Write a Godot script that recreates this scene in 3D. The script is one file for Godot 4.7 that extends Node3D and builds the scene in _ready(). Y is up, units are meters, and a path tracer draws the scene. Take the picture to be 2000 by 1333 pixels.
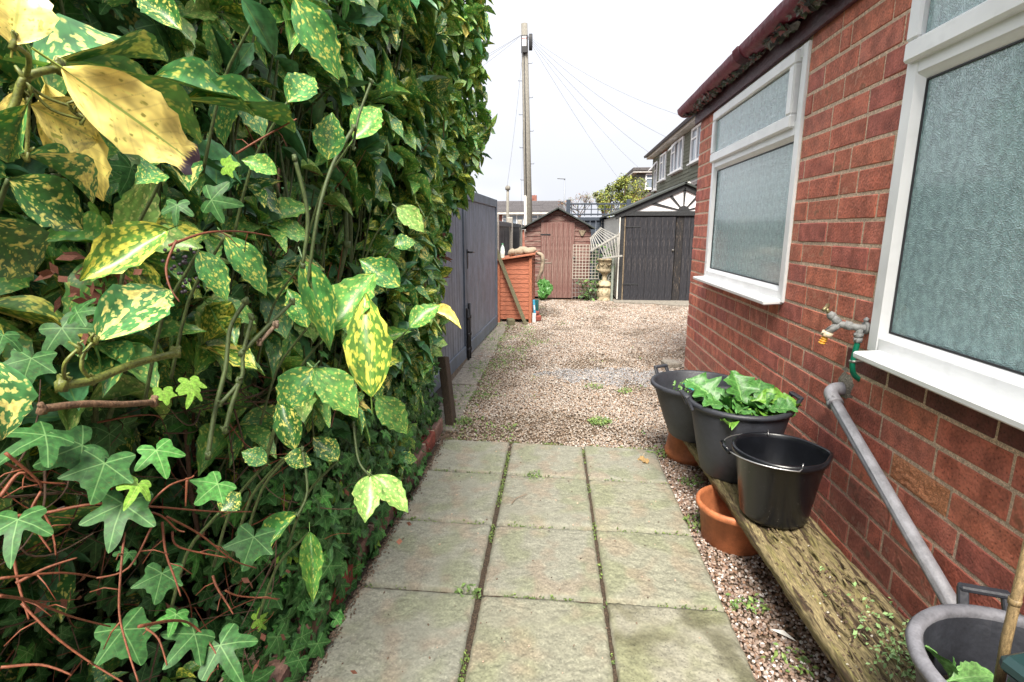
extends Node3D

var rng := RandomNumberGenerator.new()
var M := {}          # materials by name
var T := {}          # textures by name
var mesh_cache := {}
var used := {}
const EYE := Vector3(0, 1.35, 0)

# ------------------------------------------------------------------ small tools
func rf(a: float, b: float) -> float:
	return rng.randf_range(a, b)

func S(smooth := false) -> SurfaceTool:
	var st := SurfaceTool.new()
	st.begin(Mesh.PRIMITIVE_TRIANGLES)
	st.set_smooth_group(0 if smooth else -1)
	return st

func numbered(called: String) -> String:
	if not used.has(called):
		used[called] = 0
		return called
	used[called] += 1
	return "%s_%03d" % [called, used[called]]

func put(called: String, m: Mesh, mat: Material, parent: Node = self) -> MeshInstance3D:
	var o := MeshInstance3D.new()
	o.mesh = m
	o.material_override = mat
	if parent == self:
		o.name = numbered(called)
	else:
		var n := 0
		var k: String = "n_" + called
		if parent.has_meta(k):
			n = parent.get_meta(k)
		parent.set_meta(k, n + 1)
		o.name = called if n == 0 else "%s_%03d" % [called, n]
	parent.add_child(o, true)
	return o

func done(st: SurfaceTool) -> ArrayMesh:
	st.generate_normals()
	return st.commit()

func obj(called: String, st: SurfaceTool, mat: Material, parent: Node = self) -> MeshInstance3D:
	return put(called, done(st), mat, parent)

func tag(o: Node, label := "", category := "", group := "", kind := "") -> void:
	if label: o.set_meta("label", label)
	if category: o.set_meta("category", category)
	if group: o.set_meta("group", group)
	if kind: o.set_meta("kind", kind)

func thing(called: String, at: Vector3, label: String, category: String, group := "", turn := 0.0) -> Node3D:
	var o := Node3D.new()
	o.name = numbered(called)
	add_child(o, true)
	o.position = at
	o.rotation.y = turn
	tag(o, label, category, group)
	return o

# quad seen counter-clockwise from outside
func quad(st: SurfaceTool, a: Vector3, b: Vector3, c: Vector3, d: Vector3) -> void:
	for v in [a, c, b, a, d, c]:
		st.add_vertex(v)

func tri(st: SurfaceTool, a: Vector3, b: Vector3, c: Vector3) -> void:
	st.add_vertex(a); st.add_vertex(c); st.add_vertex(b)

func ring_face(st: SurfaceTool, pts: Array, centre: Vector3) -> void:   # convex face turned away from centre
	var n: Vector3 = (pts[1] - pts[0]).cross(pts[2] - pts[0])
	var mid := Vector3.ZERO
	for p in pts: mid += p
	mid /= pts.size()
	if n.dot(mid - centre) < 0:
		pts.reverse()
	for i in range(1, pts.size() - 1):
		tri(st, pts[0], pts[i], pts[i + 1])

# chamfered box
func box(st: SurfaceTool, xf: Transform3D, size: Vector3, b := 0.004) -> void:
	var h := size / 2.0
	b = minf(b, minf(h.x, minf(h.y, h.z)) * 0.6)
	var o := xf.origin
	if b <= 0.0:
		for ax in 3:
			for s in [-1.0, 1.0]:
				var u := (ax + 1) % 3
				var w := (ax + 2) % 3
				var pts := []
				for q in [[-1, -1], [1, -1], [1, 1], [-1, 1]]:
					var p := Vector3.ZERO
					p[ax] = s * h[ax]; p[u] = q[0] * h[u]; p[w] = q[1] * h[w]
					pts.append(xf * p)
				ring_face(st, pts, o)
		return
	for ax in 3:
		var u := (ax + 1) % 3
		var w := (ax + 2) % 3
		for s in [-1.0, 1.0]:
			var pts := []
			for q in [[-1, -1], [1, -1], [1, 1], [-1, 1]]:
				var p := Vector3.ZERO
				p[ax] = s * h[ax]; p[u] = q[0] * (h[u] - b); p[w] = q[1] * (h[w] - b)
				pts.append(xf * p)
			ring_face(st, pts, o)
		for su in [-1.0, 1.0]:      # edges along ax
			for sw in [-1.0, 1.0]:
				var pts := []
				for q in [[-1, 0], [1, 0], [1, 1], [-1, 1]]:
					var p := Vector3.ZERO
					p[ax] = q[0] * (h[ax] - b)
					p[u] = su * (h[u] if q[1] == 0 else h[u] - b)
					p[w] = sw * (h[w] - b if q[1] == 0 else h[w])
					pts.append(xf * p)
				ring_face(st, pts, o)
	for sx in [-1.0, 1.0]:
		for sy in [-1.0, 1.0]:
			for sz in [-1.0, 1.0]:
				var k := Vector3(sx, sy, sz)
				ring_face(st, [xf * (k * (h - Vector3(0, b, b))), xf * (k * (h - Vector3(b, 0, b))), xf * (k * (h - Vector3(b, b, 0)))], o)

func at(p: Vector3, rot := Vector3.ZERO) -> Transform3D:
	return Transform3D(Basis.from_euler(rot), p)

func bx(st: SurfaceTool, lo: Vector3, hi: Vector3, b := 0.004) -> void:
	box(st, Transform3D(Basis(), (lo + hi) / 2.0), hi - lo, b)

# bar of rectangular section from a to b; up = direction of its thickness
func bar(st: SurfaceTool, a: Vector3, b: Vector3, w: float, th: float, up := Vector3.UP, bev := 0.003) -> void:
	var y := (b - a).normalized()
	var x := up.cross(y)
	if x.length() < 0.01: x = Vector3.RIGHT.cross(y)
	x = x.normalized()
	box(st, Transform3D(Basis(x, y, x.cross(y)), (a + b) / 2.0), Vector3(w, a.distance_to(b), th), bev)

func tube(st: SurfaceTool, pts: Array, r0: float, r1: float = -1.0, n := 6, caps := true) -> void:
	if r1 < 0: r1 = r0
	var k := pts.size()
	var rings := []
	var side := Vector3.ZERO
	for i in k:
		var d: Vector3 = (pts[mini(i + 1, k - 1)] - pts[maxi(i - 1, 0)]).normalized()
		if side == Vector3.ZERO:
			side = d.cross(Vector3(0.3, 0.2, 0.93)).normalized()
			if side.length() < 0.1: side = d.cross(Vector3.UP).normalized()
		side = (side - d * side.dot(d)).normalized()
		var other := d.cross(side)
		var r := lerpf(r0, r1, float(i) / (k - 1))
		var ring := []
		for j in n:
			var a := TAU * j / n
			ring.append(pts[i] + (side * cos(a) + other * sin(a)) * r)
		rings.append(ring)
	for i in k - 1:
		for j in n:
			quad(st, rings[i][j], rings[i][(j + 1) % n], rings[i + 1][(j + 1) % n], rings[i + 1][j])
	if caps:
		for j in range(1, n - 1):
			tri(st, rings[0][0], rings[0][j + 1], rings[0][j])
			tri(st, rings[k - 1][0], rings[k - 1][j], rings[k - 1][j + 1])

func curve(pts: Array, n := 10) -> Array:      # smooth line through points
	var out := []
	var k := pts.size()
	for i in k - 1:
		var a: Vector3 = pts[maxi(i - 1, 0)]
		var b: Vector3 = pts[i]
		var c: Vector3 = pts[i + 1]
		var d: Vector3 = pts[mini(i + 2, k - 1)]
		for j in n:
			out.append(b.cubic_interpolate(c, a, d, float(j) / n))
	out.append(pts[k - 1])
	return out

# profile: points (radius, height); two-sided shells come from the profile itself
func lathe(st: SurfaceTool, xf: Transform3D, prof: Array, n := 32, oval := 1.0) -> void:
	for i in prof.size() - 1:
		var p: Vector2 = prof[i]
		var q: Vector2 = prof[i + 1]
		for j in n:
			var a := TAU * j / n
			var b := TAU * (j + 1) / n
			var v := [Vector3(cos(a) * p.x, p.y, sin(a) * p.x * oval), Vector3(cos(b) * p.x, p.y, sin(b) * p.x * oval), Vector3(cos(b) * q.x, q.y, sin(b) * q.x * oval), Vector3(cos(a) * q.x, q.y, sin(a) * q.x * oval)]
			if p.x < 0.0001:
				tri(st, xf * v[0], xf * v[3], xf * v[2])
			elif q.x < 0.0001:
				tri(st, xf * v[0], xf * v[3], xf * v[1])
			else:
				quad(st, xf * v[0], xf * v[3], xf * v[2], xf * v[1])

# polygon in the plane of xf's x and y, thickness along its z
func prism(st: SurfaceTool, xf: Transform3D, poly: Array, depth: float) -> void:
	var pp := PackedVector2Array(poly)
	if Geometry2D.is_polygon_clockwise(pp): pp.reverse()
	var ids := Geometry2D.triangulate_polygon(pp)
	for i in range(0, ids.size(), 3):
		var a := pp[ids[i]]; var b := pp[ids[i + 1]]; var c := pp[ids[i + 2]]
		if (b - a).cross(c - a) < 0:
			var t := b; b = c; c = t
		tri(st, xf * Vector3(a.x, a.y, depth / 2), xf * Vector3(b.x, b.y, depth / 2), xf * Vector3(c.x, c.y, depth / 2))
		tri(st, xf * Vector3(a.x, a.y, -depth / 2), xf * Vector3(c.x, c.y, -depth / 2), xf * Vector3(b.x, b.y, -depth / 2))
	for i in pp.size():
		var a := pp[i]; var b := pp[(i + 1) % pp.size()]
		quad(st, xf * Vector3(a.x, a.y, depth / 2), xf * Vector3(a.x, a.y, -depth / 2), xf * Vector3(b.x, b.y, -depth / 2), xf * Vector3(b.x, b.y, depth / 2))

func multi(called: String, mesh: Mesh, mat: Material, xfs: Array, cols: Array, parent: Node) -> MultiMeshInstance3D:
	var mm := MultiMesh.new()
	mm.transform_format = MultiMesh.TRANSFORM_3D
	mm.use_colors = cols.size() > 0
	mm.mesh = mesh
	mm.instance_count = xfs.size()
	for i in xfs.size():
		mm.set_instance_transform(i, xfs[i])
		if cols.size(): mm.set_instance_color(i, cols[i])
	var o := MultiMeshInstance3D.new()
	o.multimesh = mm
	o.material_override = mat
	o.name = called if parent != self else numbered(called)
	parent.add_child(o, true)
	o.set_meta("kind", "stuff")
	return o

# ------------------------------------------------------------------ textures
func nb(sd: int, freq: float, type := FastNoiseLite.TYPE_SIMPLEX_SMOOTH, oct := 3, size := 256) -> PackedByteArray:
	var f := FastNoiseLite.new()
	f.seed = sd
	f.noise_type = type
	f.frequency = freq
	f.fractal_octaves = oct
	if type == FastNoiseLite.TYPE_CELLULAR:
		f.fractal_type = FastNoiseLite.FRACTAL_NONE
		f.cellular_return_type = FastNoiseLite.RETURN_DISTANCE
	var im := f.get_seamless_image(size, size, false, false, 0.15)
	im.convert(Image.FORMAT_L8)
	return im.get_data()

func picture(size: int, fn: Callable) -> ImageTexture:
	var b := PackedByteArray()
	b.resize(size * size * 3)
	for i in size * size:
		var c: Color = fn.call(i)
		b[i * 3] = clampi(int(c.r * 255.0), 0, 255)
		b[i * 3 + 1] = clampi(int(c.g * 255.0), 0, 255)
		b[i * 3 + 2] = clampi(int(c.b * 255.0), 0, 255)
	return ImageTexture.create_from_image(Image.create_from_data(size, size, false, Image.FORMAT_RGB8, b))

func bumps(b: PackedByteArray, size: int, strength: float) -> ImageTexture:
	var im := Image.create_from_data(size, size, false, Image.FORMAT_L8, b)
	im.convert(Image.FORMAT_RGBA8)
	im.bump_map_to_normal_map(strength)
	return ImageTexture.create_from_image(im)

func lin(r: float, g: float, b: float) -> Color:
	return Color(r, g, b).linear_to_srgb()

# colour given as a linear, real-world base colour
func mat(called: String, c: Color, rough := 0.8, tex := "", scale := Vector3.ONE, nrm := "", nstr := 0.5, spec := 0.5) -> StandardMaterial3D:
	var m := StandardMaterial3D.new()
	m.resource_name = called
	m.albedo_color = Color(c.r, c.g, c.b).linear_to_srgb()
	m.roughness = rough
	m.metallic_specular = spec
	if tex or nrm:
		m.uv1_triplanar = true
		m.uv1_world_triplanar = true
		m.uv1_scale = scale
		m.uv1_triplanar_sharpness = 4.0
	if tex: m.albedo_texture = T[tex]
	if nrm:
		m.normal_enabled = true
		m.normal_texture = T[nrm]
		m.normal_scale = nstr
	M[called] = m
	return m

func ss(a: float, b: float, x: float) -> float:
	return smoothstep(a, b, x)

func make_textures() -> void:
	var n := 256
	var pn := 512
	var plo := nb(31, 0.006, FastNoiseLite.TYPE_SIMPLEX_SMOOTH, 3, pn)
	var plo2 := nb(32, 0.008, FastNoiseLite.TYPE_SIMPLEX_SMOOTH, 3, pn)
	var pmid := nb(33, 0.03, FastNoiseLite.TYPE_SIMPLEX_SMOOTH, 3, pn)
	var pgrit := nb(34, 0.45, FastNoiseLite.TYPE_VALUE, 1, pn)
	var pcell := nb(35, 0.10, FastNoiseLite.TYPE_CELLULAR, 1, pn)
	var lo := nb(1, 0.012)
	var mid := nb(2, 0.04)
	var fine := nb(3, 0.16, FastNoiseLite.TYPE_SIMPLEX_SMOOTH, 2)
	var grit := nb(4, 0.35, FastNoiseLite.TYPE_VALUE, 1)
	var cell := nb(5, 0.09, FastNoiseLite.TYPE_CELLULAR, 1)
	var lo2 := nb(6, 0.018)
	var f := func(b: PackedByteArray, i: int) -> float: return b[i] / 255.0
	# brick face: soft tonal drift, sandy grain, small pits, pale lime specks
	T.brick = picture(n, func(i):
		var v := 0.72 + 0.30 * lo[i] / 255.0 + 0.16 * (mid[i] / 255.0 - 0.5) + 0.2 * (fine[i] / 255.0 - 0.5) + 0.10 * (grit[i] / 255.0 - 0.5)
		var c := Color(v, v * (0.95 + 0.06 * lo2[i] / 255.0), v * (0.93 + 0.1 * lo2[i] / 255.0))
		if cell[i] < 22 and lo2[i] > 150: c = c.lerp(Color(1.0, 0.95, 0.9), 0.5)
		if fine[i] < 50: c = c * 0.72
		return c)
	T.sand = picture(n, func(i):
		var v := 0.74 + 0.22 * mid[i] / 255.0 + 0.3 * (grit[i] / 255.0 - 0.5) + 0.1 * (fine[i] / 255.0 - 0.5)
		return Color(v, v, v))
	# riven paving: beige, mossy green films, pinkish patches, grit and dark specks
	T.paving = picture(pn, func(i):
		var g := ss(0.42, 0.75, plo[i] / 255.0)
		var p := ss(0.5, 0.8, plo2[i] / 255.0)
		var c := Color(0.89, 0.88, 0.85).lerp(Color(0.81, 0.83, 0.71), g * 0.6).lerp(Color(0.92, 0.83, 0.78), p * 0.6)
		var v := 0.90 + 0.13 * (pmid[i] / 255.0 - 0.5) + 0.19 * (pgrit[i] / 255.0 - 0.5)
		if pcell[i] < 14: v *= 0.76
		if pgrit[i] > 232: v *= 1.10
		return c * v)
	T.paving_stained = picture(pn, func(i):
		var g := ss(0.42, 0.7, plo[i] / 255.0)
		var p := ss(0.40, 0.74, plo2[i] / 255.0 + 0.10 * (pmid[i] / 255.0 - 0.5))
		var c := Color(0.89, 0.88, 0.84).lerp(Color(0.78, 0.80, 0.64), g * 0.7).lerp(Color(0.50, 0.49, 0.39), p * 0.62)
		var v := 0.92 + 0.13 * (pmid[i] / 255.0 - 0.5) + 0.18 * (pgrit[i] / 255.0 - 0.5)
		if pcell[i] < 16: v *= 0.70
		return c * v)
	# brick bloomed with lime and soot
	T.brick_bloom = picture(n, func(i):
		var v := 0.78 + 0.24 * lo[i] / 255.0 + 0.2 * (fine[i] / 255.0 - 0.5) + 0.10 * (grit[i] / 255.0 - 0.5)
		var c := Color(v, v * 0.97, v * 0.95)
		var b := ss(0.56, 0.74, mid[i] / 255.0 * 0.6 + lo2[i] / 255.0 * 0.4)
		c = c.lerp(Color(0.98, 1.25, 1.3), b * 0.55)
		var k := ss(0.6, 0.75, lo[i] / 255.0 * 0.6 + mid[i] / 255.0 * 0.4)
		return c.lerp(Color(.52, .60, .55), k * .5))
	# bare wood: streaks run along the texture's v axis because the material squeezes u
	T.wood = picture(n, func(i):
		var v := 0.62 + 0.38 * mid[i] / 255.0 + 0.25 * (fine[i] / 255.0 - 0.5) + 0.12 * (grit[i] / 255.0 - 0.5)
		if fine[i] < 70: v *= 0.8
		return Color(v, v * 0.99, v * 0.96))
	# weathered paint worn to grey wood
	T.worn = picture(n, func(i):
		var w := ss(0.38, 0.72, mid[i] / 255.0 * 0.45 + fine[i] / 255.0 * 0.2 + lo[i] / 255.0 * 0.35)
		var v := 0.80 + 0.22 * (fine[i] / 255.0 - 0.5)
		return Color(0.47, 0.325, 0.30).lerp(Color(0.60, 0.515, 0.475), w) * v * 1.2)
	# black paint flaking off pale wood
	T.flake = picture(n, func(i):
		var w := ss(0.60, 0.72, mid[i] / 255.0 * 0.5 + fine[i] / 255.0 * 0.35 + lo[i] / 255.0 * 0.15)
		var v := 0.85 + 0.4 * (grit[i] / 255.0 - 0.5)
		return Color(0.165, 0.165, 0.185).lerp(Color(0.62, 0.56, 0.50), w * 0.75) * v)
	T.faint = picture(n, func(i):
		var v := 0.935 + 0.075 * lo[i] / 255.0 - 0.03 * ss(.6, .9, mid[i] / 255.0)
		return Color(v, v, v * .995))
	T.grime = picture(n, func(i):
		var v := 0.80 + 0.22 * lo[i] / 255.0 + 0.14 * (mid[i] / 255.0 - 0.5) + 0.12 * (grit[i] / 255.0 - 0.5)
		return Color(v, v, v))
	# rotten plank: yellow-grey wood, dark rot, green algae
	T.rot = picture(n, func(i):
		var d := ss(0.5, 0.66, mid[i] / 255.0 * 0.5 + lo[i] / 255.0 * 0.5)
		var g := ss(0.55, 0.72, lo2[i] / 255.0)
		var v := 0.75 + 0.55 * (fine[i] / 255.0 - 0.5) + 0.2 * (grit[i] / 255.0 - 0.5)
		return Color(0.76, 0.71, 0.56).lerp(Color(0.33, 0.26, 0.20), d * 0.9).lerp(Color(0.52, 0.54, 0.24), g * 0.30) * v * 1.1)
	T.lichen = picture(n, func(i):
		var d := ss(0.55, 0.75, lo[i] / 255.0)
		var g := ss(0.5, 0.8, mid[i] / 255.0)
		var v := 0.85 + 0.3 * (fine[i] / 255.0 - 0.5) + 0.15 * (grit[i] / 255.0 - 0.5)
		return Color(0.86, 0.80, 0.68).lerp(Color(0.52, 0.50, 0.40), d * 0.7).lerp(Color(0.76, 0.68, 0.50), g * 0.5) * v)
	T.gravel = picture(n, func(i):
		var v := 0.42 + 0.6 * cell[i] / 255.0 + 0.3 * (grit[i] / 255.0 - 0.5)
		return Color(0.78, 0.66, 0.56).lerp(Color(0.86, 0.80, 0.74), grit[i] / 255.0) * v)
	T.soil = picture(n, func(i):
		var v := 0.5 + 0.5 * fine[i] / 255.0 + 0.5 * (grit[i] / 255.0 - 0.5)
		return Color(v, v * 0.95, v * 0.9))
	T.n_grain = bumps(nb(11, 0.12, FastNoiseLite.TYPE_SIMPLEX_SMOOTH, 4), n, 3.0)
	T.n_rough = bumps(nb(12, 0.05, FastNoiseLite.TYPE_SIMPLEX_SMOOTH, 5), n, 5.0)
	# patterned obscure glass: short curled ridges
	var a := nb(13, 0.055, FastNoiseLite.TYPE_SIMPLEX_SMOOTH, 1)
	var b2 := nb(14, 0.03, FastNoiseLite.TYPE_SIMPLEX_SMOOTH, 2)
	var gl := PackedByteArray()
	gl.resize(n * n)
	for i in n * n:
		var r := 1.0 - absf(a[i] / 255.0 - 0.5 + 0.25 * (b2[i] / 255.0 - 0.5)) * 5.0
		gl[i] = int(clampf(r, 0.0, 1.0) * 230.0)
	T.n_glass = bumps(gl, n, 3.0)

# laurel leaf: green ground, yellow flecks and blotches, pale midrib.  u across, v along
func laurel_tex(sd: int, green: Color, yellow: Color, fleck: float, blotch: float, rib: float) -> ImageTexture:
	var n := 128
	var cells := FastNoiseLite.new()
	cells.seed = sd; cells.noise_type = FastNoiseLite.TYPE_CELLULAR; cells.frequency = 0.074; cells.cellular_jitter = 1.1
	cells.fractal_type = FastNoiseLite.FRACTAL_NONE
	cells.cellular_return_type = FastNoiseLite.RETURN_DISTANCE
	var cells2 := FastNoiseLite.new()
	cells2.seed = sd + 7; cells2.noise_type = FastNoiseLite.TYPE_CELLULAR; cells2.frequency = 0.115
	cells2.fractal_type = FastNoiseLite.FRACTAL_NONE
	cells2.cellular_return_type = FastNoiseLite.RETURN_DISTANCE
	var big := FastNoiseLite.new()
	big.seed = sd + 3; big.frequency = 0.022; big.fractal_octaves = 3
	var wob := FastNoiseLite.new()
	wob.seed = sd + 5; wob.frequency = 0.09; wob.fractal_octaves = 2
	return picture(n, func(i):
		var x := float(i % n)
		var y := float(i / n)
		var ux := x * 0.62
		var w := wob.get_noise_2d(x, y)
		var c := green * (1.0 + 0.25 * wob.get_noise_2d(x * 0.4, y * 0.4))
		var u := absf(x / n - 0.5) * 2.0
		var d := (cells.get_noise_2d(ux, y) + 1.0) * 0.5 + 0.12 * w
		var d2 := (cells2.get_noise_2d(ux, y) + 1.0) * 0.5 + 0.10 * w
		var rand := big.get_noise_2d(x * 2.3 + 40.0, y * 2.3)
		var k := ss(fleck, fleck - 0.05, d + rand * 0.10) * 0.95
		k = maxf(k, ss(fleck - 0.03, fleck - 0.09, d2 + rand * 0.12) * 0.8)
		k = maxf(k, ss(blotch, blotch + 0.05, big.get_noise_2d(x, y * 0.7) + 0.1 * w))
		c = c.lerp(yellow * (0.95 + 0.2 * w), k)
		var vein := absf(fposmod(y / n * 9.0 - u * 1.6, 1.0) - 0.5)
		c = c * (1.0 - 0.10 * ss(0.08, 0.0, vein))
		if u < 0.045: c = c.lerp(Color(0.52, 0.62, 0.30), rib * .8)
		if rib > 0.95: c = c.lerp(Color(.24, .17, .21), ss(.86, .92, y / n + .05 * w + .06 * (x / n - .5)))
		return c)

func ivy_tex(sd: int, green: Color, vein: Color, vs: float) -> ImageTexture:
	var n := 192
	var wob := FastNoiseLite.new()
	wob.seed = sd; wob.frequency = 0.05; wob.fractal_octaves = 3
	var dirs := [0.0, 1.02, -1.02, 2.1, -2.1]
	return picture(n, func(i):
		var x := (float(i % n) / n - 0.5) * 2.0
		var y := float(i / n) / n * 1.6 - 0.55
		var w := wob.get_noise_2d(i % n, i / n)
		var c := green * (1.0 + 0.30 * w)
		c = c.lerp(Color(.36, .34, .16), ss(.42, .6, wob.get_noise_2d(i % n * 2.0 + 90, i / n * 2.0)) * .6)
		var k := 0.0
		for a in dirs:
			var along: float = x * sin(a) + y * cos(a)
			var off: float = absf(x * cos(a) - y * sin(a))
			if along > 0.0:
				k = maxf(k, ss(0.022 - along * 0.010, 0.004, off))
				var s := absf(fposmod(along * 5.0 - off * 3.6, 1.0) - 0.5)
				if off < along * 0.55: k = maxf(k, 0.30 * ss(0.06, 0.0, s))
		return c.lerp(vein, k * vs))

func _ready() -> void:
	rng.seed = 7
	# camera
	var cam := Camera3D.new()
	cam.name = "camera"
	cam.position = EYE
	cam.rotation_degrees = Vector3(-11.87, 5.266, 0)
	cam.fov = 65.81
	cam.near = 0.05
	cam.far = 600.0
	add_child(cam)
	cam.current = true
	# sky: bright broken overcast
	var env := Environment.new()
	env.background_mode = Environment.BG_SKY
	var sky := Sky.new()
	var pano := PanoramaSkyMaterial.new()
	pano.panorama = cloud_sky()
	sky.sky_material = pano
	env.sky = sky
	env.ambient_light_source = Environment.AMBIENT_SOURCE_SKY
	env.tonemap_mode = Environment.TONE_MAPPER_LINEAR
	env.tonemap_exposure = 6.3
	env.sdfgi_enabled = true
	env.ssao_enabled = true
	env.ssil_enabled = true
	var we := WorldEnvironment.new()
	we.name = "world"
	we.environment = env
	add_child(we)
	# the sun is a soft patch behind the cloud, high and behind the camera
	var sun := DirectionalLight3D.new()
	sun.name = "sun"
	sun.light_energy = 0.5
	sun.light_color = Color(1.0, 0.97, 0.92)
	sun.light_angular_distance = 26.0
	sun.shadow_enabled = true
	sun.rotation_degrees = Vector3(-52, -4, 0)
	add_child(sun)

	make_textures()
	make_materials()
	ground()
	path()
	brick_house()
	hedge()
	edging_wall()
	gate()
	yard()
	garage()
	beyond()
	pots()
	weeds()

func cloud_sky() -> ImageTexture:
	var w := 512
	var h := 256
	var f := FastNoiseLite.new()
	f.seed = 21; f.frequency = 0.9; f.fractal_octaves = 5
	var g := FastNoiseLite.new()
	g.seed = 22; g.frequency = 2.2; g.fractal_octaves = 4
	var im := Image.create(w, h, false, Image.FORMAT_RGBF)
	for y in h:
		var el := PI * (0.5 - (y + 0.5) / h)
		for x in w:
			var az := TAU * (x + 0.5) / w
			var d := Vector3(cos(el) * sin(az), maxf(sin(el), -0.05) * 1.9, cos(el) * cos(az))
			var v := f.get_noise_3dv(d + 0.25 * Vector3(g.get_noise_3dv(d), g.get_noise_3dv(d * 1.1), 0))
			var k := smoothstep(-0.06, 0.50, v + 0.16 * sin(az * 2.0 + 0.6) * cos(el * 5.0) - 0.06)
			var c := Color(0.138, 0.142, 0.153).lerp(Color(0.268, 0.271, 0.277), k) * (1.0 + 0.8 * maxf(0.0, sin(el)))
			im.set_pixel(x, y, c)
	return ImageTexture.create_from_image(im)

func make_materials() -> void:
	mat("gravel_bed", lin(.50, .41, .34).srgb_to_linear(), 0.95, "gravel", Vector3.ONE * 4.0, "n_grain", 0.8)
	M.gravel_bed.albedo_color = Color(0.66, 0.62, 0.56)
	mat("soil", Color(.085, .064, .045), 0.95, "soil", Vector3.ONE * 3.0, "n_grain", 0.8)
	mat("soil_dark", Color(.05, .038, .028), 0.95, "soil", Vector3.ONE * 5.0, "n_grain", 0.8)
	mat("concrete", Color(.30, .27, .225), 0.9, "sand", Vector3.ONE * 1.5, "n_grain", 0.4)
	mat("paving_a", Color(.36, .372, .328), 0.85, "paving", Vector3.ONE * 0.95, "n_grain", 0.5)
	mat("paving_b", Color(.345, .352, .305), 0.85, "paving", Vector3.ONE * 1.05, "n_grain", 0.5)
	mat("paving_stained", Color(.375, .37, .32), .85, "paving_stained", Vector3.ONE * 0.9, "n_grain", .5)
	mat("paving_c", Color(.355, .36, .295), 0.82, "paving", Vector3.ONE * 0.9, "n_grain", 0.55)
	mat("mortar", Color(.92, .68, .50), 0.95, "sand", Vector3.ONE * 4.0, "n_grain", 0.7)
	var tones := [[.69, .218, .138], [.62, .190, .128], [.72, .240, .147], [.58, .180, .134], [.66, .226, .156]]
	for i in tones.size():
		mat("brick_%d" % i, Color(tones[i][0], tones[i][1], tones[i][2]), 0.8, "brick", Vector3.ONE * (1.9 + 0.2 * i), "n_grain", 0.35)
	mat("brick_lime", Color(.64, .22, .145), .85, "brick_bloom", Vector3.ONE * 2.2, "n_grain", .35)
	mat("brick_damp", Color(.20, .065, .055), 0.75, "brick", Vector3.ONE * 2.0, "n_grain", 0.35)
	mat("brick_dull", Color(.52, .20, .15), 0.85, "brick_bloom", Vector3.ONE * 1.7, "n_grain", 0.4)
	mat("brick_spalled", Color(.80, .34, .17), 0.95, "sand", Vector3.ONE * 6.0, "n_rough", 1.0)
	mat("plastic_white", Color(.90, .91, .93), 0.3, "faint", Vector3.ONE * 0.9)
	mat("plastic_seal", Color(.03, .03, .035), 0.6)
	var gl := mat("obscured_glass", Color(.37, .55, .565), 0.11, "grime", Vector3(5.5, 5.5, 5.5), "n_glass", 1.15, 0.85)
	gl.clearcoat_enabled = true
	gl.clearcoat = 0.6
	gl.clearcoat_roughness = 0.1
	mat("maroon_paint", Color(.20, .018, .045), 0.5, "grime", Vector3(2.5, 2.5, 1.2), "n_rough", 0.25)
	mat("maroon_dark", Color(.075, .016, .028), 0.55, "grime", Vector3(3, 3, 1.0), "n_rough", 0.4)
	mat("roof_tile", Color(.16, .10, .08), 0.9, "sand", Vector3.ONE)

# ------------------------------------------------------------------ ground
func ground() -> void:
	var st := S()
	quad(st, Vector3(-300, -0.012, 60), Vector3(300, -0.012, 60), Vector3(300, -0.012, -400), Vector3(-300, -0.012, -400))
	tag(obj("ground", st, M.gravel_bed), "", "", "", "structure")
	var sb0 := S()
	bx(sb0, Vector3(-2.6, -.05, -4.35), Vector3(-.93, .012, 1.6), 0.0)
	tag(obj("soil_bed", sb0, M.soil_dark), "", "", "", "structure")
	var n := FastNoiseLite.new()
	n.seed = 31; n.frequency = 0.5; n.fractal_octaves = 3
	# kerb slabs laid along the foot of the gate
	var es := thing("kerb_strip", Vector3.ZERO, "", "")
	tag(es, "", "", "", "structure")
	var z := -3.36
	while z > -7.3:
		var len := rf(0.42, 0.62)
		var sb := S()
		box(sb, at(Vector3(-0.835 + rf(-.01, .01) + (z + 3.4) * 0.012, -0.012, z - len / 2), Vector3(rf(-.01, .01), rf(-.02, .02), 0)), Vector3(0.24, 0.04, len - 0.012), 0.006)
		obj("kerb_slab", sb, M.concrete, es)
		z -= len
	# concrete apron before the garage: ragged front edge
	var ap := S()
	var edge := []
	for i in 15:
		edge.append(Vector2(1.02 + i * 0.17, 10.06 - 0.42 * ss(0, 9, i) + rf(-.05, .05)))
	edge.append(Vector2(3.6, 10.5))
	edge.append(Vector2(1.0, 10.5))
	prism(ap, Transform3D(Basis(Vector3(1, 0, 0), Vector3(0, 0, -1), Vector3(0, 1, 0)), Vector3(0, 0.0, 0)), edge, 0.05)
	tag(obj("concrete_apron", ap, M.concrete), "", "", "", "structure")
	gravel_stones()

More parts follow.
